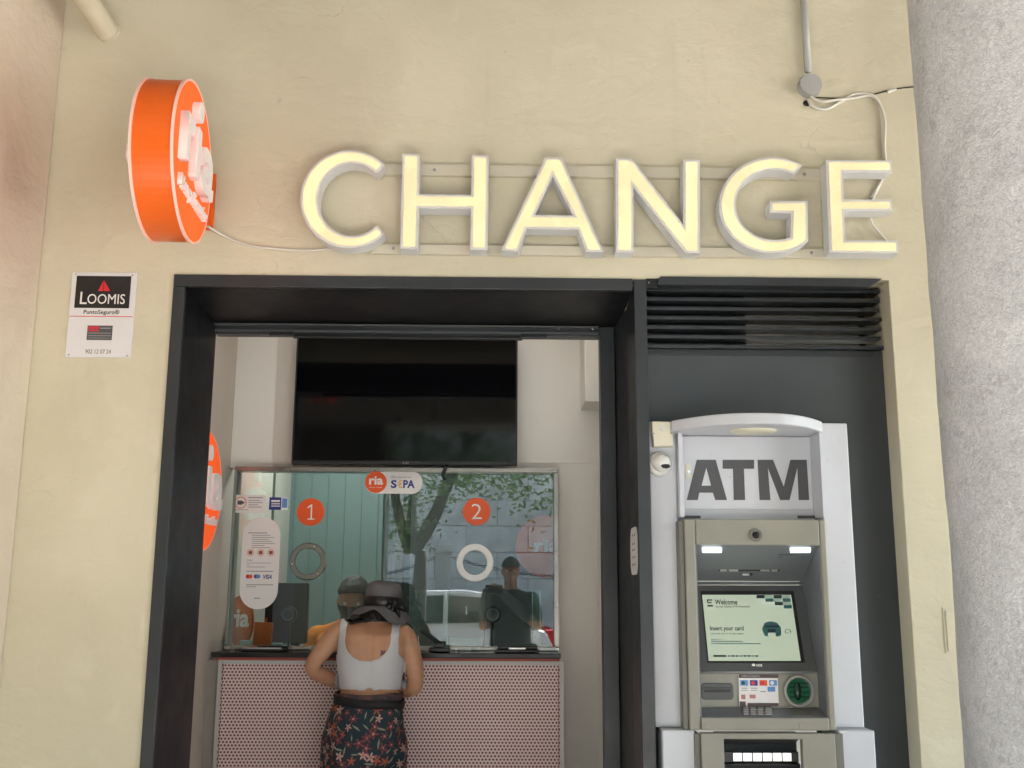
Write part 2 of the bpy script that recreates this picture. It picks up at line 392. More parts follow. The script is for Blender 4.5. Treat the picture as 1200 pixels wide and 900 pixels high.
# front wall: one U shaped slab round the opening
zs = ZRT+.003
XD = WX(1035, 335, 0)
U = [(XLEFTWALL-.3, .12), (XL, .12), (XL, ZTOP), (WX(757, 330, 0), ZTOP), (WX(757, 330, 0), ZRT+.02), (XR, ZRT+.02), (XR, .12), (7, .12), (7, CEIL), (XLEFTWALL-.3, CEIL)]
o = obj('front_wall', pr2(U, 0, .30), WALL, kind='structure', bev=.006)
o = obj('left_wall', M().box(XLEFTWALL-1.6, XLEFTWALL, -1.5, -.001, .12, CEIL), WALLP, kind='structure', bev=.01)
obj('left_wall', M().box(-7, XLEFTWALL-1.6, -.3, 0, .12, CEIL), WALL, kind='structure')
obj('ceiling', M().box(-8, 8, -5.5, 4, CEIL+.001, CEIL+.6), mat('ceiling_dark_timber', (.26, .24, .20), .7, var=.2), kind='structure')
obj('arcade_beam', M().box(-8, 8, -5.42, -5.0, 3.16, CEIL), MATS['ceiling_dark_timber'], kind='structure', bev=.01)
for x0, x1 in ((-8, -6.6), (-3.1, -1.12), (3.6, 4.9)):
    obj('arcade_pier', M().box(x0, x1, -5.4, -5.02, .12, 3.158), mat('weathered_olive_render', (.10, .098, .08), .8, var=.2, vscale=3, bump=.2, bscale=20), kind='structure', bev=.01)
# granite column
xc = WX(1097, 450, -1.0) + .40/.915
rings = []
for i in range(60):
    z = .12 + (CEIL-.12)*i/59; ring = []
    for k in range(72):
        a = 2*pi*k/72; r = .40 + .006*noise.noise(Vector((cos(a)*2, sin(a)*2, z*2.2))) + .003*noise.noise(Vector((cos(a)*9, sin(a)*9, z*9)))
        ring.append((xc+r*cos(a), -1.0+r*sin(a), z))
    rings.append(ring)
obj('stone_column', M().loft(rings), GRANITE, smooth=True, label='big round speckled grey granite column at the right', cat='column')

# recess room between portal and counter
XSL = WX(277, 420, YT); XSR = WX(712, 600, YT)+.10
ZRC = WZ(480, 388, YT)
obj('recess_wall', M().box(XSL-.1, XSL, YJ+.002, 3.4, .12, 3.0), SIDEW, kind='structure')
obj('recess_wall', M().box(XSR, XSR+.1, YJ+.002, 3.4, .12, 3.0), INWALL, kind='structure')
obj('recess_ceiling', M().box(XSL+.001, XSR-.001, YJ+.05, 3.4, 2.80, 2.9), INWALL, kind='structure')
obj('back_wall', M().box(-7, 7, 3.41, 3.6, .12, CEIL), INWALL, kind='structure')
# wall carrying the TV: above and right of the teller window
wl, wr, wt, wb = WX(268, 650, YG), WX(652, 650, YG), WZ(460, 548, YG), WZ(460, 764, YG)
XW0, XW1 = max(wl, XSL+.002), wr
obj('tv_wall', pr2([(XSL+.001, 2.798), (XSL+.001, wt+.004), (XW1+.003, wt+.004), (XW1+.003, .12), (XSR-.001, .12), (XSR-.001, 2.798)], YT, .06), INWALL, kind='structure')
gr = mat('joint_shadow_grey', (.25, .23, .20), .7)
t = thing('wall_trim', 'thin horizontal and vertical joint strips on cream wall right of the teller window', 'trim', (XW1+.1, YT, 1))
obj('joint_strip', M().box(WX(608, 541, YT), XSR-.002, YT-.004, YT-.0005, WZ(650, 543, YT), WZ(650, 540.5, YT)), INWALL, t, bev=.001)
obj('joint_strip', M().box(WX(698, 600, YT), WX(700.5, 600, YT), YT-.007, YT-.0005, .12, WZ(650, 545, YT)), INWALL, t, bev=.001)
# bulkhead upper right, seen under the track
a, b, c, d = R(684, 730, 380, 473, 1.0)
obj('bulkhead', M().box(a, XSR-.001, .95, YT-.001, c, 2.798), INWALL, kind='structure', bev=.003)
obj('recess_column', M().box(WX(325, 450, YT), WX(349, 450, YT), YT-.015, YT-.0005, wt+.01, 2.795), mat('cream_laminate_strip', (.58, .54, .48), .5), kind='structure')

t = thing('added_ceiling_light', 'added unseen linear ceiling light filling the recess above the teller window', 'ceiling light', ((XSL+XSR)/2, .62, 2.77))  # added fill lamp, unseen; it brightens the recess
obj('added_lamp_housing', M().box(XSL+.15, XSR-.15, .52, .72, 2.78, 2.7995), WPLAST, t, bev=.003)
obj('added_diffuser', M().box(XSL+.17, XSR-.17, .54, .70, 2.772, 2.7795), mat('added_recess_lamp', (.9, .9, .88), .5, emit=(1, .95, .86), estr=.42), t)
# teller booth behind the glass
obj('booth_floor', M().box(XSL, XSR, YT+.07, 3.4, .121, .15), mat('booth_floor_vinyl', (.2, .19, .18), .6, var=.05), kind='structure')
tx0, tx1 = WX(334, 600, 2.6), WX(452, 600, 2.6)
obj('booth_wall', M().box(tx0, tx1, 2.6, 2.66, .15, 2.6), TEAL, kind='structure')
m = M()
for k in range(6): m.box(tx0+(tx1-tx0)*(k+.5)/6, tx0+(tx1-tx0)*(k+.5)/6+.006, 2.594, 2.599, .15, 2.6)
obj('booth_wall_joint', m, mat('teal_joint', (.13, .20, .195), .5), kind='structure')
obj('booth_wall', M().box(XSL+.001, tx0-.002, 2.1, 2.16, .15, 2.6), OLIVE, kind='structure')  # olive tone paints the pier's reflection in the glass onto this wall
obj('booth_partition', M().box(WX(455, 600, 1.7), WX(463, 600, 1.7), 1.45, 2.7, .15, 2.6), TEALD, kind='structure')
obj('booth_partition', M().box(WX(469, 600, 1.5), WX(477, 600, 1.5), 1.30, 1.44, .15, 2.6), OLIVE, kind='structure')
obj('booth_wall', M().box(tx1+.01, XSR, 3.0, 3.06, .15, 2.6), mat('grey_green_panel', (.14, .17, .165), .5, var=.1, vscale=1), kind='structure')
t = thing('added_ceiling_light', 'added unseen square ceiling light inside the teller booth', 'ceiling light', (-.65, 1.9, 2.6))  # unseen lamp added to lift the booth behind the glass
obj('added_lamp_housing', M().box(-.95, -.35, 1.65, 2.15, 2.575, 2.6), WPLAST, t, bev=.004)
obj('added_diffuser', M().box(-.92, -.38, 1.68, 2.12, 2.565, 2.574), mat('added_booth_lamp', (.9, .9, .9), .5, emit=(.97, 1, .97), estr=2.0), t)

# ================================================================ BLACK PORTAL
t = thing('shopfront_frame', 'anthracite metal portal frame around the exchange counter recess', 'door frame', (XL, 0, .12))
xi = WX(198, 610, -.012)          # inner edge of left front face
obj('jamb_face', M().box(XL, xi, -.012, .004, .12, ZTOP-.045), BLACKM, t, bev=.0015)
obj('jamb_face', M().box(WX(748, 610, -.012), WX(763, 610, -.012), -.014, .20, .12, ZTOP-.003), BLACKM, t, bev=.0015)
xpl, xpr = WX(748, 610, -.012), WX(763, 610, -.012)
obj('lintel_face', M().box(XL, xpl-.006, -.012, .004, ZTOP-.043, ZTOP), BLACKM, t, bev=.0015)
XJL = WX(238, 640, YJ); XJR = WX(714.5, 640, YJ)
# angled-free jamb linings: left lining faces right
obj('jamb_lining', M().prism([(XL+.02, .005, .12), (xi, .005, .12), (XJL, YJ, .12), (XSL-.12, YJ, .12), (XSL-.12, .31, .12)], (0, 0, ZTOP-.046-.12)), SOFFIT, t, bev=.001)
zs0, zs1 = ZTOP-.044, WZ(470, 381, YJ-.02)
obj('soffit', M().prism([(XL+.02, .005, zs0), (XL+.02, YJ, zs1), (XL+.02, YJ, zs0+.1), (XL+.02, .32, zs0+.1), (XL+.02, .32, zs0+.002)], (xpl-XL-.024, 0, 0)), SOFFIT, t, bev=.001)
obj('jamb_lining', M().prism([(xpl, .201, .12), (xpr, .201, .12), (XJR+.15, YJ+.02, .12), (WX(723, 640, YJ), YJ+.02, .12), (WX(723, 640, YJ), YJ-.01, .12)], (0, 0, ZTOP-.05-.12)), BLACKM, t, bev=.001)
obj('back_post', M().box(WX(705, 640, YJ), WX(722.5, 640, YJ), YJ-.03, YJ+.04, .12, zs1-.002), BLACKM, t, bev=.002)
# hanging track
zt0, zt1 = WZ(470, 398, YJ), WZ(470, 380, YJ)
obj('track_rail', M().box(XJL+.001, WX(704, 400, YJ), YJ-.02, YJ+.03, zt0+.012, zt1-.010), BLACKM, t, bev=.002)
obj('track_lip', M().box(XJL+.001, WX(700, 400, YJ), YJ-.035, YJ-.021, zt0+.020, zt0+.028), ATMD, t, bev=.001)
obj('track_lip', M().box(XJL+.001, WX(700, 400, YJ), YJ-.045, YJ-.021, zt1-.018, zt1-.012), ATMD, t, bev=.001)
obj('track_guide', M().box(WX(345, 396, YJ), WX(612, 396, YJ), YJ-.03, YJ-.005, zt0-.002, zt0+.011), BLACK, t, bev=.002)
obj('track_bracket', M().box(WX(318, 393, YJ), WX(346, 393, YJ), YJ-.04, YJ-.021, zt0+.002, zt0+.018), BLACK, t, bev=.002)
obj('track_bracket', M().box(WX(610, 392, YJ), WX(640, 392, YJ), YJ-.04, YJ-.021, zt0+.002, zt0+.018), BLACK, t, bev=.002)
for px in (260, 302, 655, 695):
    obj('track_bolt', M().lathe([(0, 0), (.006, 0), (.006, .006), (.003, .009), (0, .009)], (WX(px, 386, YJ-.05), YJ-.021, WZ(px, 386, YJ-.03)), (0, -1, 0), 10), STEEL, t, smooth=False)
obj('lintel_bolt', M().lathe([(0, 0), (.004, 0), (.003, .004), (0, .005)], (WX(478, 399, YJ), YJ-.02, zt0+.003), (0, -1, 0), 10), STEEL, t)
# sealant line where lintel meets the right post
obj('sealant_bead', M().tube([(xpl-.003, .0, ZTOP-.02), (xpl-.0035, .15, ZTOP-.048), (xpl-.02, .4, zs1+.01)], .0022, 6), mat('old_sealant', (.35, .34, .32), .8), t)

# rounded sticker on the inner side of the right jamb
stx, sty0, sty1 = xpl-.001, .07, .04
A_ = M(); zc = WZ(743, 645, .04); q = [( -.05+.0, 0)]
poly = rrect(.004, .185, zc-.080, zc+.080, .045)
t2 = thing('jamb_sticker', 'small white oval sticker with tiny print on the dark jamb left of the cash machine', 'sticker', (xpl-.002, .04, zc-.09))
obj('sticker_sheet', M().prism([(xpl-.0015, y, z) for y, z in poly], (-.001, 0, 0)), PAPER, t2)
for k, dz in enumerate((.05, .02, .0, -.025, -.05)):
    for yy in (.06, .11): obj('sticker_print', M().box(xpl-.0035, xpl-.0026, yy, yy+.022, zc+dz, zc+dz+.008), PGREY, t2)

# ================================================================ LOUVRE VENT
t = thing('louvre_vent', 'black horizontal louvre grille above the cash machine', 'vent', (XJR, .0, WZ(890, 410, 0)))
xa, xb = xpr+.002, XR-.002
# top trim with a raking end cut
z0_, z1_ = WZ(890, 335, -.01), WZ(890, 325.5, -.01)
obj('top_trim', pr2([(WX(769, 330, 0), z0_), (WX(1018, 335, 0), z0_), (WX(1032, 325, 0), z1_), (WX(773, 325, 0), z1_)], -.016, .05), BLACKM, t, bev=.001)
obj('corner_bracket', M().box(xpr+.001, WX(771, 330, 0), .004, .03, z0_-.006, z1_-.002), BLACK, t, bev=.001); obj('bracket_screw', M().lathe([(0, 0), (.003, 0), (.002, .001), (0, .001)], (xpr+.012, .0038, z0_+.012), (0, -1, 0), 8), ALU, t)
xb1 = WX(1028, 370, .03)
nsl = 7
for k in range(nsl):
    py = 341 + k*(407-341)/(nsl-1)
    z = WZ(890, py, .08)
    obj('slat', M().prism([(xa, .074, z-.005), (xa, .074, z+.007), (xa, .077, z+.007), (xa, .078, z-.001), (xa, .150, z+.002), (xa, .150, z-.002)], (XR-.004-xa-.004*(k % 3), 0, 0)), BLACKM, t, bev=.0008)
obj('vent_backing', M().box(xa, WX(873, 380, .16), .155, .17, WZ(890, 412, .1), ZRT+.01), BLACK, t)
obj('duct_panel', M().box(WX(872, 380, .16), WX(1010, 380, .16), .20, .21, WZ(890, 406, .2), WZ(890, 362, .2)), mat('galvanised_duct', (.42, .38, .34), .4, .5, var=.3, vscale=9), t)
obj('duct_panel', M().box(WX(872, 380, .16), XR+.02, .26, .27, WZ(890, 412, .2), ZRT+.01), BLACK, t)
# slate panel around the machine
zpt = WZ(890, 410, YP)
t = thing('slate_wall_panel', 'dark slate grey metal panel surrounding the cash machine', 'wall panel', (1.2, YP, .12))
hxa, hxb, hzt = WX(815, 732, -.045), WX(968, 732, -.045), WZ(885, 622, .1)
obj('panel_sheet', pr2([(xpr+.002, .12), (xpr+.002, zpt), (XR+.02, zpt), (XR+.02, .12), (hxb, .12), (hxb, hzt), (hxa, hzt), (hxa, .12)], YP, .02), DARKP, t, bev=.002)
obj('fold_strip', M().box(xpr+.002, XR-.03, YP-.004, YP-.0005, zpt-.022, zpt-.001), BLACKM, t, bev=.001)

# ================================================================ LETTERS "CHANGE"
YF, YB = -.088, -.026
def arc(cx, cy, rx, ry, a0, a1, n=30): return [(cx+rx*cos(radians(a0+(a1-a0)*k/n)), cy-ry*sin(radians(a0+(a1-a0)*k/n))) for k in range(n+1)]
LET = {
 'C': [arc(410, 234, 58, 57.5, 45, 315) + arc(413, 234.5, 40, 42.5, 315, 45)],
 'H': [[(471.5,180.5),(492,181),(491.5,227.6),(552.2,228.5),(552.8,182),(573,182.6),(571,293.5),(551,293),(551.8,245),(491,244.4),(489.5,292.5),(469,292)]],
 'A': [[(639,185),(658,185.3),(707.5,296),(687,295.5),(677,269.5),(617,268.7),(607.8,295),(587,294.6)], [(647.8,207),(671.5,252.8),(627,252)]],
 'N': [[(721.7,186),(740.4,186.2),(800.5,263),(800.5,187.2),(820,187.7),(820,297),(803,296.7),(742.3,220),(742.3,296),(721.7,296)]],
 'G': [arc(905, 241, 62.5, 56.5, 56, 312, 34) + [(946, 236), (902, 236), (902, 250), (927, 250)] + arc(908, 240.5, 46, 41, 293, 62, 30)],
 'E': [[(967.5,188),(1045,188.3),(1045.3,202),(987.6,202),(988.4,234),(1045,234),(1045.6,247.5),(989,247.3),(990.4,282),(1052,282),(1052.4,297.2),(972,297)]],
}
t = thing('letter_sign', 'large illuminated letters reading CHANGE on two pale rails above the shopfront', 'sign', (WX(700, 290, 0), 0, WZ(700, 298, 0)))
SGN = t
for py0, py1, x0, x1 in ((194, 207, 449, 967), (288, 299, 436, 967)):
    xm = (x0+x1)/2
    obj('rail', M().box(WX(x0, py0, -.01), WX(x1+20, py0, -.01), -.022, -.001, WZ(xm, py1+.6, -.02), WZ(xm, py0+.6, -.02)), RAIL, t, bev=.002)
for px, py in ((509, 199), (461, 291), (943, 204), (951, 296)):
    obj('rail_screw', M().lathe([(0, 0), (.006, 0), (.005, .003), (0, .003)], W(px, py, -.022), (0, -1, 0), 12), PGREY, t)
for k, polys in LET.items():
    def con(ps, Y): return [[(W(x, y, Y).x, W(x, y, Y).z) for x, y in p] for p in ps]
    P = con(polys, YF)
    def place(me, y0, y1):
        zz = [v.co.z for v in me.vertices]; lo, hi = min(zz), max(zz)
        for v in me.vertices:
            x, z, d = v.co; v.co = (x, y0 + (y1-y0)*((d-lo)/(hi-lo)), z)
        return me
    body = obj('letter', place(curve_mesh(P, .01), YF+.002, YB), RETURN, t, label='letter %s with glowing cream face' % k)
    smooth_angle(body, 30)
    tr = place(curve_mesh(P, .01), YF-.002, YF+.0015); tro = obj('letter_trim', tr, TRIM, body)
    fc = place(curve_mesh(P, .01, offset=-.0092), YF-.0045, YF-.0022); obj('letter_face', fc, GLOW, body)
# bit of rail clip below letters
# ================================================================ ROUND BLADE SIGNS
def round_sign(c, rad, th, rot, label, bracket, group, dim=1):
    c = Vector(c); Rz = Matrix.Rotation(rot, 3, 'Z'); ax = Rz @ Vector((1, 0, 0)); hy = Rz @ Vector((0, 1, 0))
    t = thing('round_sign', label, 'sign', (c.x, c.y, c.z-rad), group)
    obj('drum', M().lathe([(rad-.004, -th/2+.001), (rad-.002, -th/2+.001), (rad-.002, th/2-.001), (rad-.004, th/2-.001)], c, ax, 72), ORANGE, t, smooth=False)
    for s in (-1, 1):
        fo = obj('sign_face', M().lathe([(0, 0), (rad-.003, 0), (rad-.003, .004), (0, .004)], c + ax*(s*th/2), ax*s, 72), ORANGEF, t)
        obj('edge_strip', M().lathe([(rad-.004, -.003), (rad+.003, -.003), (rad+.003, .005), (rad-.004, .005), (rad-.004, -.003)], c + ax*(s*(th/2)), ax*s, 72), PINKE, fo)
        hu = hy*s; o0 = c + ax*(s*(th/2+.004))
        def tx(body, u, v, w, h, d, off): return text_on('sign_letter' if len(body) == 1 else 'strapline', body, RIAW, o0 + hu*u + ZU*v, hu, ZU, w, h, fo, thick=d, offset=off)
        tx('r', -rad*.74, -rad*.24, rad*.38, rad*.60, .026, .035)
        def lp(pts, d): return M().prism([o0 + hu*u*rad + ZU*v*rad for u, v in pts], ax*(s*d))
        obj('sign_letter', lp([(-.24, -.24), (-.21, -.27), (-.07, -.27), (-.04, -.24), (-.04, .36), (-.07, .39), (-.21, .39), (-.24, .36)], .026), RIAW, fo, bev=.002)
        obj('sign_letter', lp([(-.13+.125*cos(2*pi*k/20), .61+.135*sin(2*pi*k/20)) for k in range(20)], .026), RIAW, fo, bev=.002)
        tx('a', .06*rad, -rad*.30, rad*.66, rad*.62, .026, .035)
        tx('Money Transfer', -rad*.68, -rad*.60, rad*1.36, rad*.20, .014, .02)
    if bracket:
        obj('wall_bracket', M().box(WX(226, 236, -.01), WX(251.5, 236, -.01), -.014, -.001, WZ(245, 269, -.01), WZ(245, 204, -.01)), ORANGE, t, bev=.002)
    return t
import math as _m
rs = round_sign((-1.022, -.40, WZ(203, 190, -.40)), .252, .118, radians(3), 'orange illuminated drum sign with white ria letters projecting from wall above the portal', True, 'round orange drum signs')
obj('bracket_arm', M().box(WX(232, 236, -.01), WX(243, 236, -.01), -.16, -.0145, WZ(245, 255, -.01), WZ(245, 215, -.01)), ORANGE, rs, bev=.002)
ci = W(250, 575, .72)
round_sign((XSL+.016, .70, ci.z), .240, .018, 0, 'orange illuminated round sign on the inner side wall, half hidden by the black jamb', False, 'round orange drum signs')
# cable from the drum sign to the letters
pts = [W(243, 265, -.06), W(262, 276, -.01), W(290, 287, -.006), W(330, 292, -.006), W(365, 293, -.006), W(395, 291.5, -.008), W(430, 292.5, -.012)]
def spline(pts, n=8):
    out = []
    for i in range(len(pts)-1):
        p0 = pts[max(i-1, 0)]; p1 = pts[i]; p2 = pts[i+1]; p3 = pts[min(i+2, len(pts)-1)]
        for k in range(n):
            s = k/n; out.append(.5*((2*p1) + (p2-p0)*s + (2*p0-5*p1+4*p2-p3)*s*s + (3*p1-p0-3*p2+p3)*s**3))
    return out + [pts[-1]]
obj('power_cable', M().tube(spline(pts), .0045, 8), CABLE, smooth=True, label='thin white cable running from the round sign to the letter C', cat='cable')

# ================================================================ SMALL THINGS ON THE WALL
# security company plate
a, b, c, d = R(80.5, 157, 319, 419, -.006)
t = thing('security_plate', 'white and black LOOMIS security company plate screwed to the left wall', 'sign', ((a+b)/2, 0, c))
obj('plate', M().box(a, b, -.006, -.001, c, d), PLATE, t, bev=.0012)
a2, b2, c2, d2 = R(88.5, 152.5, 323.5, 361, -.007); pb = obj('black_field', M().box(a2, b2, -.0075, -.0061, c2, d2), PBLACK, t)
text_px('plate_lettering', 'L', PAPER, 94, 342, 102, 356.3, -.0078, t, .0004, .004)
text_px('plate_lettering', 'OOMIS', PAPER, 102.5, 344.6, 146.5, 356.2, -.0078, t, .0004, .001)
m = M(); m.prism([W(121.5, 328.5, -.008), W(115, 341, -.008), W(120.5, 341, -.008)], (0, .0004, 0)); m.prism([W(122.3, 328.5, -.008), W(121.3, 341, -.008), W(129, 341, -.008)], (0, .0004, 0)); obj('triangle_logo', m, PRED, t)
text_px('plate_lettering', 'PuntoSeguro®', PBLACK, 98, 363, 140, 369.5, -.0062, t, .0004, .012)
bars('red_line', [(81.5, 155.5, 370.4, 371.2)], PRED, -.0066, .0004, t)
bars('alarm_badge', [(102, 131.5, 381.5, 398.5)], PDARK, -.0066, .0004, t)
bars('badge_print', [(103.5, 107, 382.5, 385.5), (108, 111.5, 382.5, 385.5), (112.5, 116, 382.5, 385.5), (103.5, 116, 386.3, 388)], PRED, -.0070, .0003, t)
bars('badge_lines', [(117.5, 130, 384, 385.2), (103.5, 130, 390, 390.8), (103.5, 130, 393, 393.8), (103.5, 130, 395.8, 396.4)], PGREY, -.0070, .0003, t)
text_px('plate_lettering', '902 12 07 24', PDARK, 100, 409.5, 130, 414.5, -.0062, t, .0004)
for px, py in ((88.5, 321.7), (155.5, 322.7), (80.5, 416), (149, 417)):
    obj('screw', M().lathe([(0, 0), (.003, 0), (.0025, .0015), (0, .0015)], W(px, py, -.0061), (0, -1, 0), 10), STEEL, t)
# conduit and round junction box
t = thing('conduit', 'grey plastic conduit coming down the wall into a round junction box', 'conduit', W(950, 100, 0))
x = WX(945, 60, -.012)
obj('pipe', M().tube([(x, -.013, CEIL-.001), (x+.002, -.013, WZ(947, 84, -.013))], .0125, 16), PVC, t, smooth=True)
jb = W(950, 98.5, -.03)
obj('junction_box', M().lathe([(.034, .031), (.041, .031), (.041, .004), (.041, .003), (.0415, .0), (.041, 0)][::-1] + [(.038, .034), (0, .0345)], (jb.x, -.001, jb.z), (0, -1, 0), 36), PVC, t, smooth=False)
hx = W(945, 121, -.001)
m = M().lathe([(0, 0), (.013, 0), (.009, .003), (0, .001)], hx, (0, -1, 0), 9); obj('wall_hole', m, BLACK, label='ragged dark hole in the plaster under the round junction box', cat='hole')
def wire(name, px, r, ma, label, y=-.007):
    return obj(name, M().tube(spline([W(a, b, y - (.012*sin(i*1.3) if len(px) > 3 else 0)*.3) for i, (a, b) in enumerate(px)]), r, 8), ma, smooth=True, label=label, cat='cable')
wire('white_wire', [(947, 116), (953, 125), (968, 128), (985, 119), (1003, 110), (1024, 113), (1034, 132), (1035, 160), (1035.5, 188), (1031, 215), (1021, 233)], .0062, CABLE, 'thick white cable looping from junction box down behind the letter E')
wire('white_wire', [(949, 112), (962, 119), (980, 117), (1000, 115), (1020, 112), (1031, 122), (1037, 142), (1036.5, 170), (1037, 200), (1026, 225), (1020, 245), (1022, 262), (1036, 279), (1044, 287)], .0050, CABLE, 'thinner white cable hanging below the letter E beside the thick one', -.012)
wire('black_wire', [(950, 114), (975, 115), (1000, 115), (1022, 111), (1045, 105), (1068, 102), (1090, 100)], .0025, BCABLE, 'thin black wire running across to the granite column', -.004)
m = M().tube([W(1040, 107.5, -.008), W(1050, 104.5, -.008)], .006, 8); obj('wire_connector', m, CABLE, label='tiny pale connector on the black wire near the granite column', cat='connector')
# pipe, upper left
p0, p1 = W(126, 36, -.005), W(86, -22, -.26)
dd = (p1-p0).normalized()
t = thing('drain_pipe', 'thick cream painted pipe leaving the wall in the upper left corner', 'pipe', p0)
obj('pipe', M().tube([p0+Vector((.0, .05, -.02)), p0, p0+dd*.2, p0+dd*.6], .040, 24), WALL, t, smooth=True)
obj('pipe_collar', M().tube([p0-dd*.012, p0+dd*.004], .0425, 24), WALL, t)
# hatch outline low on the right wall
a, b, c, d = R(1106, 1128, 712, 766, 0)
t = thing('wall_hatch', 'small flush painted inspection hatch by the granite column', 'hatch', ((a+b)/2, 0, c))
obj('hatch_frame', M().box(a, b, -.003, -.0005, c, d), WALL, t, bev=.001)
obj('hatch_door', M().box(a+.008, b, -.006, -.0032, c+.008, d-.008), WALL, t, bev=.001)

# ================================================================ TELLER COUNTER
zct, zcb = WZ(450, 764.8, YC), WZ(450, 771.0, YC)
cx0, cx1 = WX(248, 768, YC), WX(657, 768, YC)
t = thing('service_counter', 'teller counter with black top and pink white perforated metal front', 'counter', ((cx0+cx1)/2, YC, .12))
obj('countertop', M().box(cx0, cx1, YC-.012, YG+.06, zcb, zct), mat('black_counter_laminate', (.02, .02, .021), .18), t, bev=.004)
obj('red_strip', M().box(cx0+.02, cx1-.004, YC+.002, YC+.02, WZ(450, 774.2, YC), zcb-.001), mat('brick_red_strip', (.35, .06, .035), .5), t)
fx0, fx1 = WX(252, 840, YC), WX(661, 840, YC)
zf1 = WZ(450, 774.5, YC)
obj('front_frame', M().box(fx0, fx1, YC+.012, YC+.03, .12, zf1), LGREY, t, bev=.002)
# sheet with real staggered holes
hp = .0148; rh = .0049; sx0, sx1 = fx0+.014, fx1-.016; sz1, sz0 = zf1-.014, .72
nx = int((sx1-sx0)/hp); nz_ = int((sz1-sz0)/(hp*.866)); sv = []; sf = []
def cell(x0, z0, x1, z1):
    k = len(sv); cx, cz = (x0+x1)/2, (z0+z1)/2; Y = YC+.008
    for (x, z) in ((x0,z0),(cx,z0),(x1,z0),(x1,z1),(cx,z1),(x0,z1)): sv.append((x, Y, z))
    for a in (240, 300, 0, 60, 120, 180):
        sv.append((cx+rh*cos(radians(a)), Y, cz+rh*sin(radians(a))))
    o = [0, 1, 2, 3, 4, 5]; i_ = [6, 7, 8, 9, 10, 11]
    # outer 0 ll,1 bm,2 lr,3 ur,4 tm,5 ul ; inner 6:240 7:300 8:0 9:60 10:120 11:180
    sf.extend([(k+0, k+1, k+6, k+11), (k+1, k+2, k+8, k+7), (k+1, k+7, k+6), (k+2, k+3, k+8), (k+3, k+4, k+9, k+8), (k+4, k+10, k+9), (k+4, k+5, k+11, k+10), (k+5, k+0, k+11)])
dz = (sz1-sz0)/nz_; dx = (sx1-sx0)/(nx+.5)
for j in range(nz_):
    off = dx/2*(j % 2)
    for i in range(nx): cell(sx0+off+i*dx, sz0+j*dz, sx0+off+(i+1)*dx, sz0+(j+1)*dz)
m = M(); m.add(sv, sf)
obj('perforated_sheet', m, SHEET, t, kind='stuff', fix=False)
obj('sheet_lower', M().box(sx0, sx1, YC+.007, YC+.0085, .14, sz0-.001), SHEET, t)
obj('sheet_backing', M().box(sx0, sx1, YC+.0105, YC+.0118, .14, sz1), SHEETB, t)
for a_, b_ in ((fx0, sx0+.001), (sx1-.001, fx1)): obj('edge_trim', M().box(a_, b_, YC+.003, YC+.0119, .12, zf1), LGREY, t, bev=.001)
obj('edge_trim', M().box(sx0+.002, sx1-.002, YC+.003, YC+.0119, sz1-.001, zf1), LGREY, t, bev=.001)
obj('end_panel', M().box(WX(236, 840, YC+.05), fx0-.001, YC+.04, YC+.06, .12, zf1), mat('grey_brown_panel', (.33, .30, .27), .5, var=.05), t, bev=.002)
obj('desk', M().box(cx0+.03, XW1-.002, YG+.062, 1.75, zct-.05, zct-.012), mat('pale_desk', (.50, .49, .43), .4), t, bev=.004)

# ---------------------------------------------------------------- teller window
t = thing('teller_window', 'steel framed security glass teller window with two numbered positions', 'window', ((wl+wr)/2, YG, zct))
fz0 = zct+.001
wx0 = max(WX(264, 755, YG), XSL+.003); wfr = WX(655, 700, YG)
obj('frame_rail', M().box(wx0, wfr, YG-.012, YT-.001, WZ(460, 553, YG), wt), FRAMEM, t, bev=.002)
obj('frame_stile', M().box(WX(649, 650, YG), wfr, YG-.0125, YT-.001, fz0+.018, WZ(460, 553.5, YG)), FRAMEM, t, bev=.002)
obj('frame_stile', M().box(wx0, wx0+.012, YG-.0125, YT-.001, fz0+.018, WZ(460, 553.5, YG)), mat('grey_green_profile', (.22, .24, .21), .4), t, bev=.002)
obj('frame_sill', M().box(wx0, wfr, YG-.018, YG+.03, fz0, fz0+.017), mat('matt_steel', (.62, .60, .52), .25, .9), t, bev=.003)
gl = obj('glass_pane', M().box(wx0+.012, WX(649, 650, YG), YG, YG+.012, fz0+.017, WZ(460, 553, YG)), GLASS, t)
for px, py, r_in, r_out, inner in ((361.5, 658, 14.5, 21.5, 'dim'), (556.5, 659.5, 14, 21.5, 'bright')):
    c = W(px, py, YG); s = 1/ (FPX/(CAMD+YG)); ri, ro = r_in*s, r_out*s
    o = obj('speech_ring', M().lathe([(ri, .001), (ri, .010), (ri+.003, .014), (ro-.004, .014), (ro, .009), (ro, .001), (ri, .001)], (c.x, YG, c.z), (0, -1, 0), 40), STEEL if inner == 'dim' else mat('white_ring_plastic', (.80, .80, .78), .3), t, label='brushed steel speech ring of window 1' if inner == 'dim' else 'white speech ring of window 2')
    smooth_angle(o, 25)
    for k in range(3):
        a = radians(70+120*k); rm = (ri+ro)/2
        obj('ring_screw', M().lathe([(0, 0), (.003, 0), (.002, .001), (0, .001)], (c.x+rm*cos(a), YG-.0141, c.z+rm*sin(a)), (0, -1, 0), 8), ALU, o)
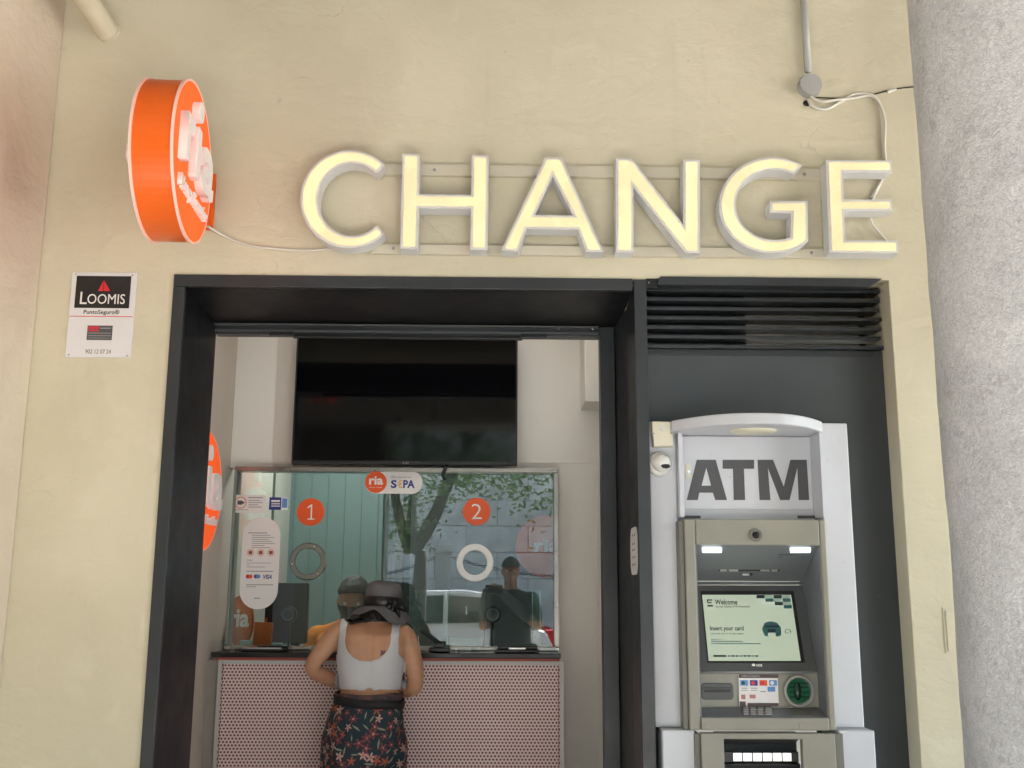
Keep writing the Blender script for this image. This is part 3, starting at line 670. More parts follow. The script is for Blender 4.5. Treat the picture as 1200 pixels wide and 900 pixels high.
# stickers on the glass
ys = YG-.0012
def sticker(name, label, loc): return thing(name, label, 'sticker', loc)
for px, py, ch in ((364, 600, '1'), (558.5, 599.5, '2')):
    c = W(px, py, ys); t2 = sticker('number_sticker', 'round orange sticker with white number %s above the %s speech ring' % (ch, 'steel' if ch == '1' else 'white'), (c.x, ys, c.z-.06))
    obj('disc', M().lathe([(0, 0), (.0605, 0), (.0605, .001), (0, .001)], (c.x, ys+.001, c.z), (0, -1, 0), 40), PORANGE, t2)
    if ch == '1': obj('numeral', M().prism([W(px+x_, py+y_, ys-.0003) for x_, y_ in ((-3.6, 9), (-3.6, 7.6), (-.2, 7.6), (.3, -6.6), (-3.6, -4.2), (-3.6, -5.9), (.6, -8.8), (2.0, -8.8), (1.5, 7.6), (4.4, 7.6), (4.4, 9))], (0, -.0005, 0)), PAPER, t2)
    else: text_px('numeral', '2', PAPER, px-6, py-9, px+6, py+9, ys-.0003, t2, .0005, -.01)
a, b, c, d = R(428, 495, 552.5, 578.5, ys)
t2 = sticker('payment_sticker', 'pill shaped white sticker with orange ria disc and SEPA lettering', ((a+b)/2, ys, c))
obj('sheet', pr2(rrect(a, b, c, d, .045), ys, .0008), PAPER, t2)
cc = W(440.5, 565, ys); obj('disc', M().lathe([(0, 0), (.048, 0), (.048, .0006), (0, .0006)], (cc.x, ys-.0001, cc.z), (0, -1, 0), 36), PORANGE, t2)
text_px('print', 'ria', PAPER, 432.5, 558, 449, 568, ys-.0008, t2, .0004, .03)
text_px('print', 'Money Transfer', PAPER, 433, 570.3, 448, 572.3, ys-.0008, t2, .0003)
text_px('print', 'S', PBLUE, 458, 562.5, 465, 572, ys-.0001, t2, .0004, .04)
text_px('print', '€', mat('print_gold', (.65, .42, .12), .4), 465.5, 562.5, 472, 572, ys-.0001, t2, .0004, .03)
text_px('print', 'PA', PBLUE, 472.5, 562.5, 486, 572, ys-.0001, t2, .0004, .04)
text_px('print', 'SEPA Instantaneo', PGREY, 458, 557.8, 482, 560.4, ys-.0001, t2, .0003)
# small notices
a, b, c, d = R(272.5, 311.5, 580, 601, ys)
t2 = sticker('camera_notice', 'small white notice with an orange ringed camera symbol', ((a+b)/2, ys, c))
obj('sheet', M().box(a, b, ys, ys+.001, c, d), PAPER, t2)
cc = W(282, 589, ys); obj('ring', M().lathe([(.021, 0), (.027, 0), (.027, .0006), (.021, .0006), (.021, 0)], (cc.x, ys-.0001, cc.z), (0, -1, 0), 28), mat('print_pale_orange', (.75, .35, .25), .5), t2)
bars('camera_symbol', [(278.3, 284, 586.6, 591.4), (284, 286.4, 587.8, 590.2)], PDARK, ys-.001, .0006, t2)
bars('print_lines', [(291, 308, 582.5, 583.6)] + [(291, 291+q, 586+2.6*k, 586.9+2.6*k) for k, q in enumerate((14, 17, 12, 16))] + [(275, 291, 597, 597.7)], PGREY, ys-.0008, .0006, t2)
a, b, c, d = R(315.5, 337.5, 582.8, 597.5, ys)
t2 = sticker('blue_label', 'small dark blue and white label right of the camera notice', ((a+b)/2, ys, c))
obj('sheet', M().box(a, b, ys, ys+.001, c, d), PAPER, t2)
bars('blue_field', [(315.5, 329.5, 582.8, 597.5)], PBLUE, ys-.0009, .0006, t2)
bars('label_print', [(318, 328, 586, 588.3), (318, 328, 589.8, 591), (318, 328, 592.5, 593.6)], PAPER, ys-.0016, .0005, t2)
bars('label_swatch', [(330.5, 336.5, 584, 595)], PLBLUE, ys-.0009, .0005, t2)
# tall rounded notice
a, b, c, d = R(282.5, 327, 606, 714, ys)
t2 = sticker('tall_notice', 'tall white rounded notice with payment card symbols on the left pane', ((a+b)/2, ys, c))
obj('sheet', pr2(rrect(a, b, c, d, (b-a)/2-.001, 12), ys, .001), PAPER, t2)
L_ = [(291, 313, 624, 625)] + [(295, 295+q, 627+2.4*k, 627.7+2.4*k) for k, q in enumerate((22, 26, 20, 24, 27, 15, 22))] + [(289, 296, 656, 656.8)] + [(289, 289+q, 659.5+2.3*k, 660.1+2.3*k) for k, q in enumerate((28, 4, 22))] + [(289, 320, 669, 670), (288.5, 320, 684.8, 685.8), (288.5, 300, 687.2, 688), (297.5, 305, 700.5, 701.6)]
bars('print_lines', L_, PGREY, ys-.0008, .0006, t2)
for px in (293.5, 305.5, 317.5):
    cc = W(px, 647.5, ys); obj('round_icon', M().lathe([(0, 0), (.0165, 0), (.0165, .0006), (0, .0006)], (cc.x, ys-.0001, cc.z), (0, -1, 0), 24), mat('print_pale_peach', (.75, .52, .44), .5), t2)
    bars('icon_symbol', [(px-2, px+2, 645.6, 649.4)], mat('print_brown', (.25, .08, .05), .5), ys-.0012, .0004, t2)
for px, ma in ((290.4, PRED), (293.6, PORANGE), (299.8, mat('print_violet', (.15, .05, .3), .4)), (302.8, PLBLUE)):
    cc = W(px, 675.5, ys); obj('card_circle', M().lathe([(0, 0), (.0088, 0), (.0088, .0005), (0, .0005)], (cc.x, ys-.0001 - (.0004 if px in (293.6, 302.8) else 0), cc.z), (0, -1, 0), 20), ma, t2)
text_px('card_lettering', 'VISA', PBLUE, 307.5, 673.3, 318.6, 678.5, ys-.0001, t2, .0004, .03, shear=.2)

# ================================================================ TV
a, b, c, d = R(344.5, 606.5, 396, 544.5, 1.06)
t = thing('wall_tv', 'large switched off black flat screen hung above the teller window', 'television', ((a+b)/2, 1.10, c))
obj('tv_body', M().box(a, b, 1.06, 1.10, c, d), BLACK, t, bev=.004)
obj('tv_screen', M().box(a+.008, b-.008, 1.0585, 1.0599, c+.016, d-.008), SCREENB, t)
obj('tv_mount', M().box(a+.25, b-.25, 1.101, YT-.0005, c+.12, d-.12), BLACK, t)
text_px('tv_lettering', 'LG', PGREY, 472, 541.2, 479, 543.6, 1.0595, t, .0006, .02)
cb = obj('tv_cable', M().tube(spline([W(520, 541, 1.09), W(522, 548, 1.07), W(519, 556, 1.075), W(521.5, 562, 1.08)]), .008, 8), BCABLE, smooth=True, label='short black cable end dangling below the television', cat='cable')

# ================================================================ THINGS ON THE COUNTER AND INSIDE
t = thing('pass_tray', 'black low pass tray on counter at window 1', 'tray', W(318, 764, 1.03))
zt = zct+.001
def cb_(name, x0, x1, y0, y1, h0, h1, ma, p, bev=.002): return obj(name, M().box(x0, x1, y0, y1, zt+h0, zt+h1), ma, p, bev=bev)
X1 = lambda px: WX(px, 762, 1.0)
cb_('tray_base', X1(284), X1(333), .965, 1.06, 0, .010, BLACK, t, .003)
cb_('tray_rim', X1(286), X1(331), .97, .978, .0105, .016, ALU, t, .001)
cb_('tray_lip', X1(300), X1(336), 1.02, 1.075, .0105, .02, BLACK, t, .003)
t = thing('pass_tray', 'black hinged pass tray on counter at window 2', 'tray', W(605, 764, 1.03))
cb_('tray_base', X1(580), X1(632), .965, 1.06, 0, .010, BLACK, t, .003)
cb_('tray_lid', X1(583), X1(630), 1.0, 1.06, .0105, .026, BLACK, t, .004)
cb_('tray_handle', X1(596), X1(616), .985, .995, .0105, .02, ALU, t, .002)
t = thing('card_terminal_stand', 'black card terminal cradle with raised arm right of the customer', 'card terminal', W(512, 764, 1.03))
cb_('cradle', X1(503), X1(527), .97, 1.05, 0, .018, BLACK, t, .004)
cb_('cradle', X1(508), X1(520), .985, 1.04, .0185, .034, BLACK, t, .003)
obj('arm', M().tube([W(517, 760, 1.02), W(507, 750, 1.03), W(493, 740, 1.04)], [.007, .006, .005], 8), BLACK, t, smooth=True)
obj('loop_cable', M().tube(spline([W(512, 760, 1.03), W(500, 763, 1.02), W(492, 757, 1.02), W(490, 745, 1.05)]), .002, 6), CABLE, t)
# fixed round voice speaker on stems
for px, py, lab, c0 in ((338.5, 720, 'black round microphone on a stem in front of the monitor at window 1', 1), (577.5, 720, 'black round microphone on a stem at window 2', 0)):
    yy = 1.2; t = thing('desk_microphone', lab, 'microphone', (WX(px, py, yy), yy, zct-.012))
    c = W(px, py, yy)
    o = obj('mic_head', M().lathe([(0, 0), (.030, 0), (.036, .006), (.036, .02), (.030, .027), (0, .027)], (c.x, yy+.01, c.z), (0, -1, 0), 28), BLACK, t); smooth_angle(o, 30)
    o2 = obj('mic_ring', M().lathe([(.022, 0), (.026, 0), (.026, .001), (.022, .001), (.022, 0)], (c.x, yy-.0175, c.z), (0, -1, 0), 28), ATMD, o)
    obj('stem', M().tube([(c.x, yy+.005, c.z-.02), (c.x, yy+.005, c.z-.09), (c.x+.005*c0, yy+.005, zct-.012)], .0055, 8), BLACK, t, smooth=True)
    obj('foot', M().lathe([(.04, 0), (.04, .008), (.02, .012), (0, .012)], (c.x, yy+.005, zct-.0115), (0, 0, 1), 20), BLACK, t)
# monitor
a, b, c, d = R(310, 360, 683, 757, 1.40)
t = thing('monitor', 'black computer monitor behind the left pane', 'monitor', ((a+b)/2, 1.4, zct-.012))
obj('monitor_back', M().box(a, b, 1.40, 1.44, c+.01, d), BLACK, t, bev=.006)
obj('monitor_neck', M().box((a+b)/2+.02, (a+b)/2+.06, 1.441, 1.46, zct-.01, c+.15), BLACK, t)
obj('monitor_foot', M().box(a+.04, b+.01, 1.39, 1.52, zct-.0115, zct-.002), BLACK, t, bev=.003)
# rounded orange board with ria
a, b, c, d = R(264, 297, 698, 757, 1.30); c = zct-.0115
t = thing('ria_display_board', 'brown orange rounded ria display board standing at the left end of the desk', 'display board', ((a+b)/2, 1.3, c))
BRO = mat('dull_orange_board', (.66, .17, .045), .5, var=.08)
obj('board', pr2(ell((a+b)/2, (c+d)/2, (b-a)/2, (d-c)/2), 1.30, .02), BRO, t, bev=.002)
text_px('board_lettering', 'ria', PAPER, 267.5, 714, 292, 735, 1.2995, t, .001, .03)
t = thing('leaflet_holder', 'orange leaflet holder beside the ria display board', 'holder', (WX(306, 750, 1.26), 1.26, zct-.0115))
a, b, c, d = R(296, 318, 729, 757, 1.26)
obj('holder_box', M().prism([(a, 1.26, zct-.011), (b-.006, 1.26, zct-.011), (b, 1.26, d-.004), (a+.006, 1.26, d)], (0, .04, 0)), BRO, t, bev=.001)
obj('pen', M().tube([W(308, 750, 1.252), W(312.5, 724, 1.262)], .004, 8), PORANGE, t)
for a_, b_, h in ((262, 273, .03), (282, 295, .045), (319, 331, .035)):
    x0, x1 = WX(a_, 755, 1.24), WX(b_, 755, 1.24)
    lab = {262: 'small pale round tape roll on the desk at the far left', 282: 'small pale green paper block under the ria display board', 319: 'small pale green box between leaflet holder and monitor'}[a_]
    if a_ == 262: obj('tape_roll', M().lathe([(.02, 0), (.021, .001), (.021, h), (.02, h+.001), (.01, h+.001), (.01, 0)], ((x0+x1)/2, 1.24, zct-.0115), (0, 0, 1), 20), mat('pale_mint_plastic', (.45, .62, .56), .4), label=lab, cat='tape roll')
    else: obj('paper_block', M().box(x0, x1, 1.225, 1.255, zct-.0115, zct-.0115+h), MATS['pale_mint_plastic'], label=lab, cat='paper block', bev=.002)
# right half: acrylic screens, grey cabinet, round poster
a, b, c, d = R(479, 524, 692, 757, 1.34)
t = thing('acrylic_screen', 'pale green clear acrylic screen standing left of the grey cabinet', 'screen', ((a+b)/2, 1.34, zct-.0115))
obj('pane', M().box(a, b, 1.34, 1.346, zct-.0115, d), CLEAR, t)
obj('pane_edge', M().box(b+.0005, b+.006, 1.338, 1.348, zct-.0115, d), mat('green_glass_edge', (.22, .42, .36), .2), t)
a, b, c, d = R(525, 568, 694, 733, 1.5)
t = thing('desk_cabinet', 'grey office cabinet behind window 2', 'cabinet', ((a+b)/2, 1.5, zct-.0115))
obj('carcass', M().box(a, b, 1.5, 1.74, zct-.0115, d), mat('cabinet_grey', (.26, .25, .215), .5, var=.05), t, bev=.003)
obj('cabinet_handle', M().box((a+b)/2-.003, (a+b)/2+.003, 1.494, 1.4995, c+.05, c+.09), ALU, t)
obj('carcass_shelf', M().box(a+.01, b-.01, 1.44, 1.499, zct+.0, zct+.04), MATS['pale_mint_plastic'], t, bev=.004)
a, b, c, d = R(624, 633, 692, 757, 1.3)
t = thing('acrylic_screen', 'narrow upright acrylic screen at the right end behind window 2', 'screen', ((a+b)/2, 1.3, zct-.0115))
obj('pane', M().box(a+.003, b-.003, 1.305, 1.31, zct-.0115, d), CLEAR, t)
for q in (a, b): obj('pane_edge', M().box(q-.0028, q+.0028, 1.3, 1.315, zct-.0115, d), MATS['green_glass_edge'], t)
pc = W(640, 640, 2.985)
t = thing('round_poster', 'large round orange ria poster on the booth back wall at right', 'poster', (pc.x, 2.985, pc.z-.2))
obj('poster_disc', M().lathe([(0, 0), (.19, 0), (.19, .004), (0, .004)], (pc.x, 2.99, pc.z), (0, -1, 0), 48), mat('poster_orange', (.75, .17, .05), .5), t)
text_px('poster_lettering', 'ria', PAPER, 626, 632, 656, 647, 2.985, t, .001, .03)

# ================================================================ CASH MACHINE
t = thing('cash_machine', 'taupe cash machine in a white surround with grey ATM lettering on top', 'cash machine', (WX(885, 800, 0), -.03, .12))
# white side boards
def vb(name, px0, px1, pyt, pyb, Y, th, ma, bev=.003):
    a, b, c, d = R(px0, px1, pyt, pyb, Y); return obj(name, M().box(a, b, Y, Y+th, c, d), ma, t, bev=bev)
a = xpr+.004; 
zsp, zlo = WZ(985, 496, .02), WZ(1000, 856, -.03)
xs1 = WX(796, 675, .02); xs2 = WX(1003, 676, .02)
obj('side_board', M().box(a, xs1, .02, .098, zlo+.001, zsp), WHITEM, t, bev=.004)
obj('side_board', M().box(WX(965, 600, .02), xs2, .02, .098, zlo+.001, zsp), WHITEM, t, bev=.004)
zb_ = .12
obj('lower_board', M().box(WX(776, 870, -.03), WX(814, 870, -.03), -.035, .098, zb_, zlo), WHITEM, t, bev=.004)
obj('lower_board', M().box(WX(983, 870, -.03), WX(1025, 870, -.03), -.035, .098, zb_, zlo), WHITEM, t, bev=.004)
# header box: sides and canopy
YD = .035
zc0, zc1 = WZ(880, 510.5, YD), WZ(880, 600, YD)
hx0, hx1 = WX(790, 555, -.06), WX(960, 555, -.06)
obj('header_side', M().box(xs1+.001, WX(796, 555, .03)+.006, -.02, .019, WZ(880, 607, 0), zc0), WHITEM, t, bev=.002)
obj('header_side', M().box(WX(952, 555, YD)+.003, hx1+.006, -.062, .098, WZ(880, 607, 0), zc0-.0005), WHITEM, t, bev=.003)
obj('header_back', M().box(hx0+.012, WX(952, 555, YD)+.002, YD+.006, .098, WZ(880, 608, 0), zc0-.001), WHITEM, t)
dr = obj('header_door', M().box(WX(794, 555, YD), WX(950, 555, YD), YD, YD+.005, WZ(880, 597, YD), zc0-.004), WHITEM, t, bev=.0015)
# canopy with curved plan, slightly arched
xa_, xb_ = WX(788, 500, -.06), WX(964, 498, -.06); n = 28; plan = []
for k in range(n+1):
    s = k/n; x = xa_ + (xb_-xa_)*s; plan.append((x, -.055 - .17*(1-abs(2*s-1)**2.3)))
pts = [(x, y, zc0) for x, y in plan] + [(xb_, .098, zc0), (xa_, .098, zc0)]
cz = .036
cano = obj('canopy', M().prism(pts, (0, 0, cz)), WHITEM, t, bev=.004)
smooth_angle(cano, 30)
lc = W(884, 503, -.10)
o = obj('canopy_lamp', M().lathe([(.0, .010), (.062, .010), (.075, .004), (.078, -.001), (0, -.001)], (lc.x, -.085, zc0-.0005), (0, 0, -1), 32, 1, 1), CREAMP, t, smooth=False)
for v in o.data.vertices: v.co.y = -.085+.03 + (v.co.y+.085-.03)*.75
# big ATM lettering
def zq(pts): return [(750+x/4.2857, 470+y/4.2857) for x, y in pts]
AT = {'A': [[(235,497),(285,295),(380,295),(437,497),(378,497),(366,460),(298,460),(290,497)], [(333,335),(309,425),(357,425)]],
      'T': [[(415,295),(573,295),(573,340),(522,340),(528,497),(471,497),(467,340),(415,340)]],
      'M': [[(590,295),(668,295),(722,430),(755,295),(837,295),(850,497),(797,497),(790,335),(751,497),(704,497),(642,335),(655,497),(601,497)]]}
for k, ps in AT.items():
    me = curve_mesh([[(W(x, y, YD-.001).x, W(x, y, YD-.001).z) for x, y in zq(p)] for p in ps], .0005)
    for v in me.vertices: x, z, d_ = v.co; v.co = (x, YD-.001+d_, z)
    obj('header_letter', me, PDARK, dr)
lk = pbox(803.5, 809.5, 543.5, 560.5, YD-.004, .003); lo = obj('header_lock', lk, CREAMP, dr, bev=.001)
cc = W(807, 553, YD-.005); obj('lock_cylinder', M().lathe([(0, 0), (.006, 0), (.006, .004), (0, .004)], cc, (0, -1, 0), 14), STEEL, t)
for k in range(4):
    y0 = 512+k*20.5; h = pbox(954+k*.9, 957+k*.9, y0, y0+19.5, YD-.006, .006); obj('hinge', h, STEEL, t, bev=.0008)
for x in (801, 935): obj('hood_slot', pbox(x, x+20, 604.2, 607.5, YD-.003, .003), PDARK, t)
# fascia
YA = -.045
fa, fb, fc_, fd = R(800, 968, 608.5, 608.5, YA); fzt = WZ(884, 608.5, YA); fzb = WZ(890, 856, YA)
fxl, fxr = WX(805, 732, YA), WX(974, 732, YA)
ixl, ixr = WX(818, 732, YA), WX(966, 732, YA)
izt = WZ(890, 639, YA); izb = WZ(895, 841, YA)
obj('fascia_post', M().box(fxl, ixl, YA, .13, fzb, fzt), TAUPE, t, bev=.005)
obj('fascia_post', M().box(ixr, fxr, YA, .13, fzb, fzt), TAUPE, t, bev=.005)
obj('fascia_top', M().box(ixl+.0005, ixr-.0005, YA, .05, izt, fzt), TAUPE, t, bev=.004)
obj('fascia_sill', M().box(ixl+.0005, ixr-.0005, YA-.004, .05, fzb, izb), TAUPE, t, bev=.004)
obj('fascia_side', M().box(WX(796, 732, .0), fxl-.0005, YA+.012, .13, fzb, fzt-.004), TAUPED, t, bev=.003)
cc = W(885.5, 627, YA-.002)
o = obj('camera_bezel', M().lathe([(.0, .001), (.012, .001), (.014, .004), (.021, .003), (.022, 0), (0, 0)], cc, (0, -1, 0), 28), TAUPED, t)
obj('camera_lens', M().lathe([(0, .003), (.004, .005), (.009, .004), (.011, .0015), (0, .0015)], cc, (0, -1, 0), 24), SCREENB, o, smooth=True)
# recess: hood underside, side cheeks, back
YBk = .17
zhb = WZ(880, 681, YBk)
obj('hood_underside', M().prism([(ixl+.001, YA+.05, izt+.03), (ixl+.001, YA+.004, izt+.0005), (ixl+.001, YBk, zhb), (ixl+.001, YBk+.01, zhb+.06)], (ixr-ixl-.002, 0, 0)), ATMG, t, bev=.001)
for x0, x1 in ((ixl+.0003, ixl+.004), (ixr-.004, ixr-.0003)):
    obj('cheek', M().box(x0, x1, YA+.006, YBk+.03, izb, izt-.001), ATMG, t)
# slanted display surround
def PL(name, quad, th, ma, parent=t, bev=0):
    p = [W(*q) for q in quad]; nrm = (p[1]-p[0]).cross(p[2]-p[0]).normalized()
    if nrm.y < 0: nrm = -nrm
    return obj(name, M().prism(p, nrm*th), ma, parent, bev=bev)
yt, yb = .168, .045
def slant(px0, px1, py0, py1, off=0):
    """rectangle lying in the slanted display plane"""
    out = []
    for px, py in ((px0, py0), (px1, py0), (px1+(px1-583)*.036*((py1-py0)/77), py1), (px0+(px0-583)*.036*((py1-py0)/77), py1)):
        f = (py-686)/(787-686); out.append((px, py, yt+(yb-yt)*f-off))
    return out
def slp(px, py, off=0): f = (py-686)/(787-686); return W(px, py, yt+(yb-yt)*f-off)
def SP(name, quad, th, ma, parent=t, bev=0):
    p = [slp(x, y, th) for x, y in quad]; e = [slp(x, y, 0) for x, y in quad]
    m = M(); m.add(p+e, [(0, 1, 2, 3)[::-1], (4, 5, 6, 7), (0, 1, 5, 4), (1, 2, 6, 5), (2, 3, 7, 6), (3, 0, 4, 7)]); return obj(name, m, ma, parent, bev=bev)
sur = SP('display_surround', [(817, 686), (944, 686), (958, 786.5), (818.5, 786.5)], .004, ATMD)
obj('ridge', M().tube([slp(816, 683.5, .006), slp(946, 683.5, .006)], .005, 8), ATMG, t, smooth=True)
obj('ridge', M().tube([slp(819, 788, .006), slp(958, 788, .006)], .004, 8), mat('pale_grey_ridge', (.33, .34, .33), .4), t, smooth=True)
SP('display_frame', [(821, 692.5), (930, 692.5), (943.5, 776.5), (829, 777)], .006, BLACK, t)
scr = SP('display', [(822.8, 697), (927, 697), (938.5, 774.5), (830.5, 774.5)], .0075, mat('display_green', (.12, .15, .12), .15, emit=(.70, .80, .60), estr=.05), t)
def SB(px0, px1, py0, py1, ma, name='display_print', o=.0083):
    return SP(name, [(px0, py0), (px1, py0), (px1, py1), (px0, py1)], o, ma, scr)
def stext(body, x0, y0, x1, y1, ma=PDARK, off=.0):
    p0 = slp(x0, y1, .0084); p1 = slp(x1, y1, .0084); p2 = slp(x0-(y1-y0)*.09, y0, .0084)
    ux = (p1-p0).normalized(); uz = (p2-p0); uz = (uz - ux*uz.dot(ux)*0).normalized()
    return text_on('display_print', body, ma, p0, ux, uz, (p1-p0).length, (p2-p0).length, scr, .0004, off)
DI = mat('display_ink', (.015, .03, .035), .4); DT = mat('display_teal_ink', (.04, .15, .15), .4)
stext('Welcome', 838, 702.5, 864.5, 708.5, DI, .02); stext('to the Global ATM Network', 839, 709.5, 879, 712, DI)
stext('Insert your card', 832.5, 733.5, 872, 740.5, DI, .02); stext('until the card is in the reader', 833, 741.3, 872, 743.5, DI)
for k, q in enumerate((22, 37, 58)): SB(833.5, 833.5+q, 748.6+2.6*k, 749.6+2.6*k, DT)
SB(836, 851, 767.6, 769.8, DI)
for k in range(8): SB(853+k*4.6, 856.3+k*4.6, 767.8, 769.6, DI if k % 3 else DT)
for pxy in ((828.5, 834.5, 702.3, 703.9), (829.3, 834, 705.6, 707), (829, 835.5, 709, 710.8), (828.5, 830, 704, 706)): SB(*pxy, DI)
for q, (px, py, ma) in enumerate(((886.5, 697.3, DI), (906.5, 697.3, DI), (897, 701.3, DT), (917, 701.3, DT), (908, 705.4, DI), (918.5, 709.2, DT))): SB(px, px+9.5, py, py+3.8, ma)
for px, py in ((896.5, 697.3), (916.5, 697.3), (907, 701.3), (917.8, 705.4)): SB(px, px+9, py, py+3.8, mat('display_pale', (.45, .6, .5), .4))
rd = [(893, 737), (896, 730), (903, 728), (910, 729.5), (915, 735), (915.5, 744), (912, 746), (909, 745.5), (909, 741.5), (900, 741.5), (899.5, 746), (896, 745)]
obj('display_print', M().prism([slp(x, y, .0088) for x, y in rd], (0, .0006, 0)), DT, scr); SB(896.5, 913, 733, 735, DI, o=.0094)
SB(900, 909, 737.5, 741, DI, o=.0094); SB(915.5, 920, 740.2, 740.8, DI)
c0 = slp(923.5, 740.5, .0086)
obj('display_print', M().lathe([(.0088, 0), (.0105, 0), (.0105, .0005), (.0088, .0005), (.0088, 0)], c0, (0, -1, .3), 20), DI, scr)
obj('display_print', M().tube([slp(921.5, 740.5, .009), slp(923, 742.3, .009), slp(926, 738.3, .009)], .0007, 5), DI, scr)
text_px('maker_lettering', 'NCR', PAPER, 886.5, 778.2, 893.5, 781.2, yb+.002, t, .001, .03)
cc = slp(883, 779.7, .0045); obj('maker_emblem', M().lathe([(0, 0), (.006, 0), (.006, .001), (0, .001)], cc, (0, -1, 0), 12), PAPER, t)
# hood lamps, slot, vents
def hoodp(px, py): f = (py-639)/(681-639); return W(px, py, YA+.004+(YBk-YA-.004)*f)
def HP(name, px0, px1, py0, py1, ma, th=.002):
    p = [hoodp(px0, py0), hoodp(px1, py0), hoodp(px1, py1), hoodp(px0, py1)]
    return obj(name, M().prism([q+Vector((0, 0, -.0012)) for q in p], (0, 0, -th)), ma, t, bev=.0012)
HP('hood_lamp', 823, 845.5, 641, 645.3, LAMP, .006); HP('hood_lamp', 926, 949.5, 641, 645.3, LAMP, .006)
for k in range(3): HP('hood_groove', 912+k*.3, 944-k*3, 649.2+k*2.7, 649.9+k*2.7, BLACK, .0004)
HP('hood_slot', 842, 914, 667.2, 668.6, BLACK, .0006)
for a_, b_ in ((844, 852), (854, 865), (891, 902), (904, 911)): HP('hood_reflector', a_, b_, 667.0, 668.9, ALU, .002)
HP('hood_sensor', 870, 878, 671.8, 673.4, PAPER, .003); HP('hood_sensor', 878.3, 882, 671, 673.3, BLACK, .003)
# lower panel with slot, sticker, reader
YL = .045
a, b, c, d = R(819.5, 960, 788, 829, YL)
obj('control_panel', M().box(ixl+.002, ixr-.002, YL, YL+.02, c, d), TAUPE, t, bev=.002)
a, b, c, d = R(822, 859.5, 800.5, 820, YL-.006)
rs_ = obj('receipt_slot', pr2(rrect(a, b, c, d, .012), YL-.006, .0055), ATMD, t, bev=.002)
obj('slot_mouth', pbox(825, 856, 808.5, 811.3, YL-.0075, .001), BLACK, rs_)
obj('slot_lip', pbox(824, 858, 806, 807.6, YL-.012, .0055), ATMD, rs_, bev=.001)
st = obj('card_sticker', pbox(866, 912, 790.5, 827.5, YL-.004, .003), PAPER, t, label='sticker with small coloured payment card symbols')
bars('sticker_band', [(866, 912, 790.5, 794.6), (876, 912.5, 823.8, 827.5), (867, 874, 822, 827.5)], mat('print_maroon_grey', (.09, .06, .06), .5), YL-.005, .0007, st)
text_px('sticker_lettering', 'CAJERO AUTOMATICO', PAPER, 869, 791.6, 890, 793.4, YL-.0052, st, .0004)
for k, (px, ma) in enumerate(((867.5, PLBLUE), (879, PBLUE), (890, PORANGE), (901.5, PLBLUE))):
    bars('card_symbol', [(px, px+9, 797, 803.5)], ma, YL-.0048, .0005, st)
    cc = W(px+3.4, 800.3, YL-.0056); obj('card_circle', M().lathe([(0, 0), (.0062, 0), (.0062, .0004), (0, .0004)], cc, (0, -1, 0), 14), [GREEN, PRED, PRED, PAPER][k], st)
bars('sticker_lines', [(869, 876, 806, 807), (868.5, 876, 808.6, 809.4), (880, 887.5, 806, 807), (880, 887.5, 808.6, 809.4), (891, 897.5, 809.8, 811)], PGREY, YL-.0048, .0005, st)
bars('card_symbol', [(899.5, 908.5, 804.8, 810.5)], PLBLUE, YL-.0048, .0005, st)
bars('card_symbol', [(868.5, 873.5, 814, 819.4), (878.5, 885.5, 814, 818.4)], mat('print_pale_red', (.5, .2, .18), .5), YL-.0048, .0005, st)
cr = W(936.5, 810, YL-.012)
o = obj('card_reader', M().lathe([(.052, 0), (.052, .010), (.049, .014), (.044, .014), (.0405, .010), (.0405, 0), (.052, 0)], (cr.x, YL-.0005, cr.z), (0, -1, 0), 40), mat('silver_bezel', (.42, .42, .39), .3, .6), t, label='round card reader with glowing green throat'); smooth_angle(o, 30)
obj('reader_disc', M().lathe([(0, .003), (.040, .003), (.040, 0), (0, 0)], (cr.x, YL-.0008, cr.z), (0, -1, 0), 36), GREEN, o)
m = M().sphere((cr.x-.004, YL-.008, cr.z), (.013, .012, .030), 16, 10); obj('reader_throat', m, GREEND, o, smooth=True)
m = M()
for dz_ in (-.022, -.006, .010, .022): m.box(cr.x-.030, cr.x+.034, YL-.008, YL-.0039, cr.z+dz_, cr.z+dz_+.005)
obj('reader_rib', m, GREEND, o, bev=.001)
# keypad shelf: slopes from the panel foot to the sill
za_, zb2 = WZ(890, 829, YL), izb+.0005
ysl0, ysl1 = YL-.001, YA+.001
obj('shelf', M().prism([(ixl+.001, ysl0, za_), (ixl+.001, ysl1, zb2), (ixl+.001, ysl1, zb2-.03), (ixl+.001, ysl0+.03, za_-.03)], (ixr-ixl-.002, 0, 0)), ATMG, t)
def sh(u, v, h=0):
    """u pixel column at mid shelf, v 0 back..1 front"""
    y = ysl0 + (ysl1-ysl0)*v; z = za_ + (zb2-za_)*v; return Vector((WX(u, 835, y), y, z+h))
kp = obj('keypad', M().prism([sh(869, .06, .001), sh(905, .06, .001), sh(905, .95, .001), sh(869, .95, .001)], (0, 0, .003)), ATMD, t, bev=.001)
for i in range(4):
    for j in range(4):
        u = 871+i*8.6; wv = 6.6 if i < 3 else 8
        a_, b_ = sh(u, .12+.215*j, .0042), sh(u+wv, .235+.215*j, .0042)
        obj('key', M().prism([(a_.x, a_.y, a_.z), (b_.x, a_.y, a_.z), (b_.x, b_.y, b_.z), (a_.x, b_.y, b_.z)], (0, 0, .0012)), SILVER, kp)
obj('shelf_pad', M().prism([sh(926, .2, .0005), sh(950, .2, .0005), sh(952, .9, .0005), sh(926, .9, .0005)], (0, 0, .001)), TAUPED, t)
cc = W(831, 850.5, YA-.0045); obj('sill_button', M().lathe([(0, 0), (.0135, 0), (.0135, .001), (.0115, .0015), (0, .0015)], cc, (0, -1, 0), 20), TAUPE, t)
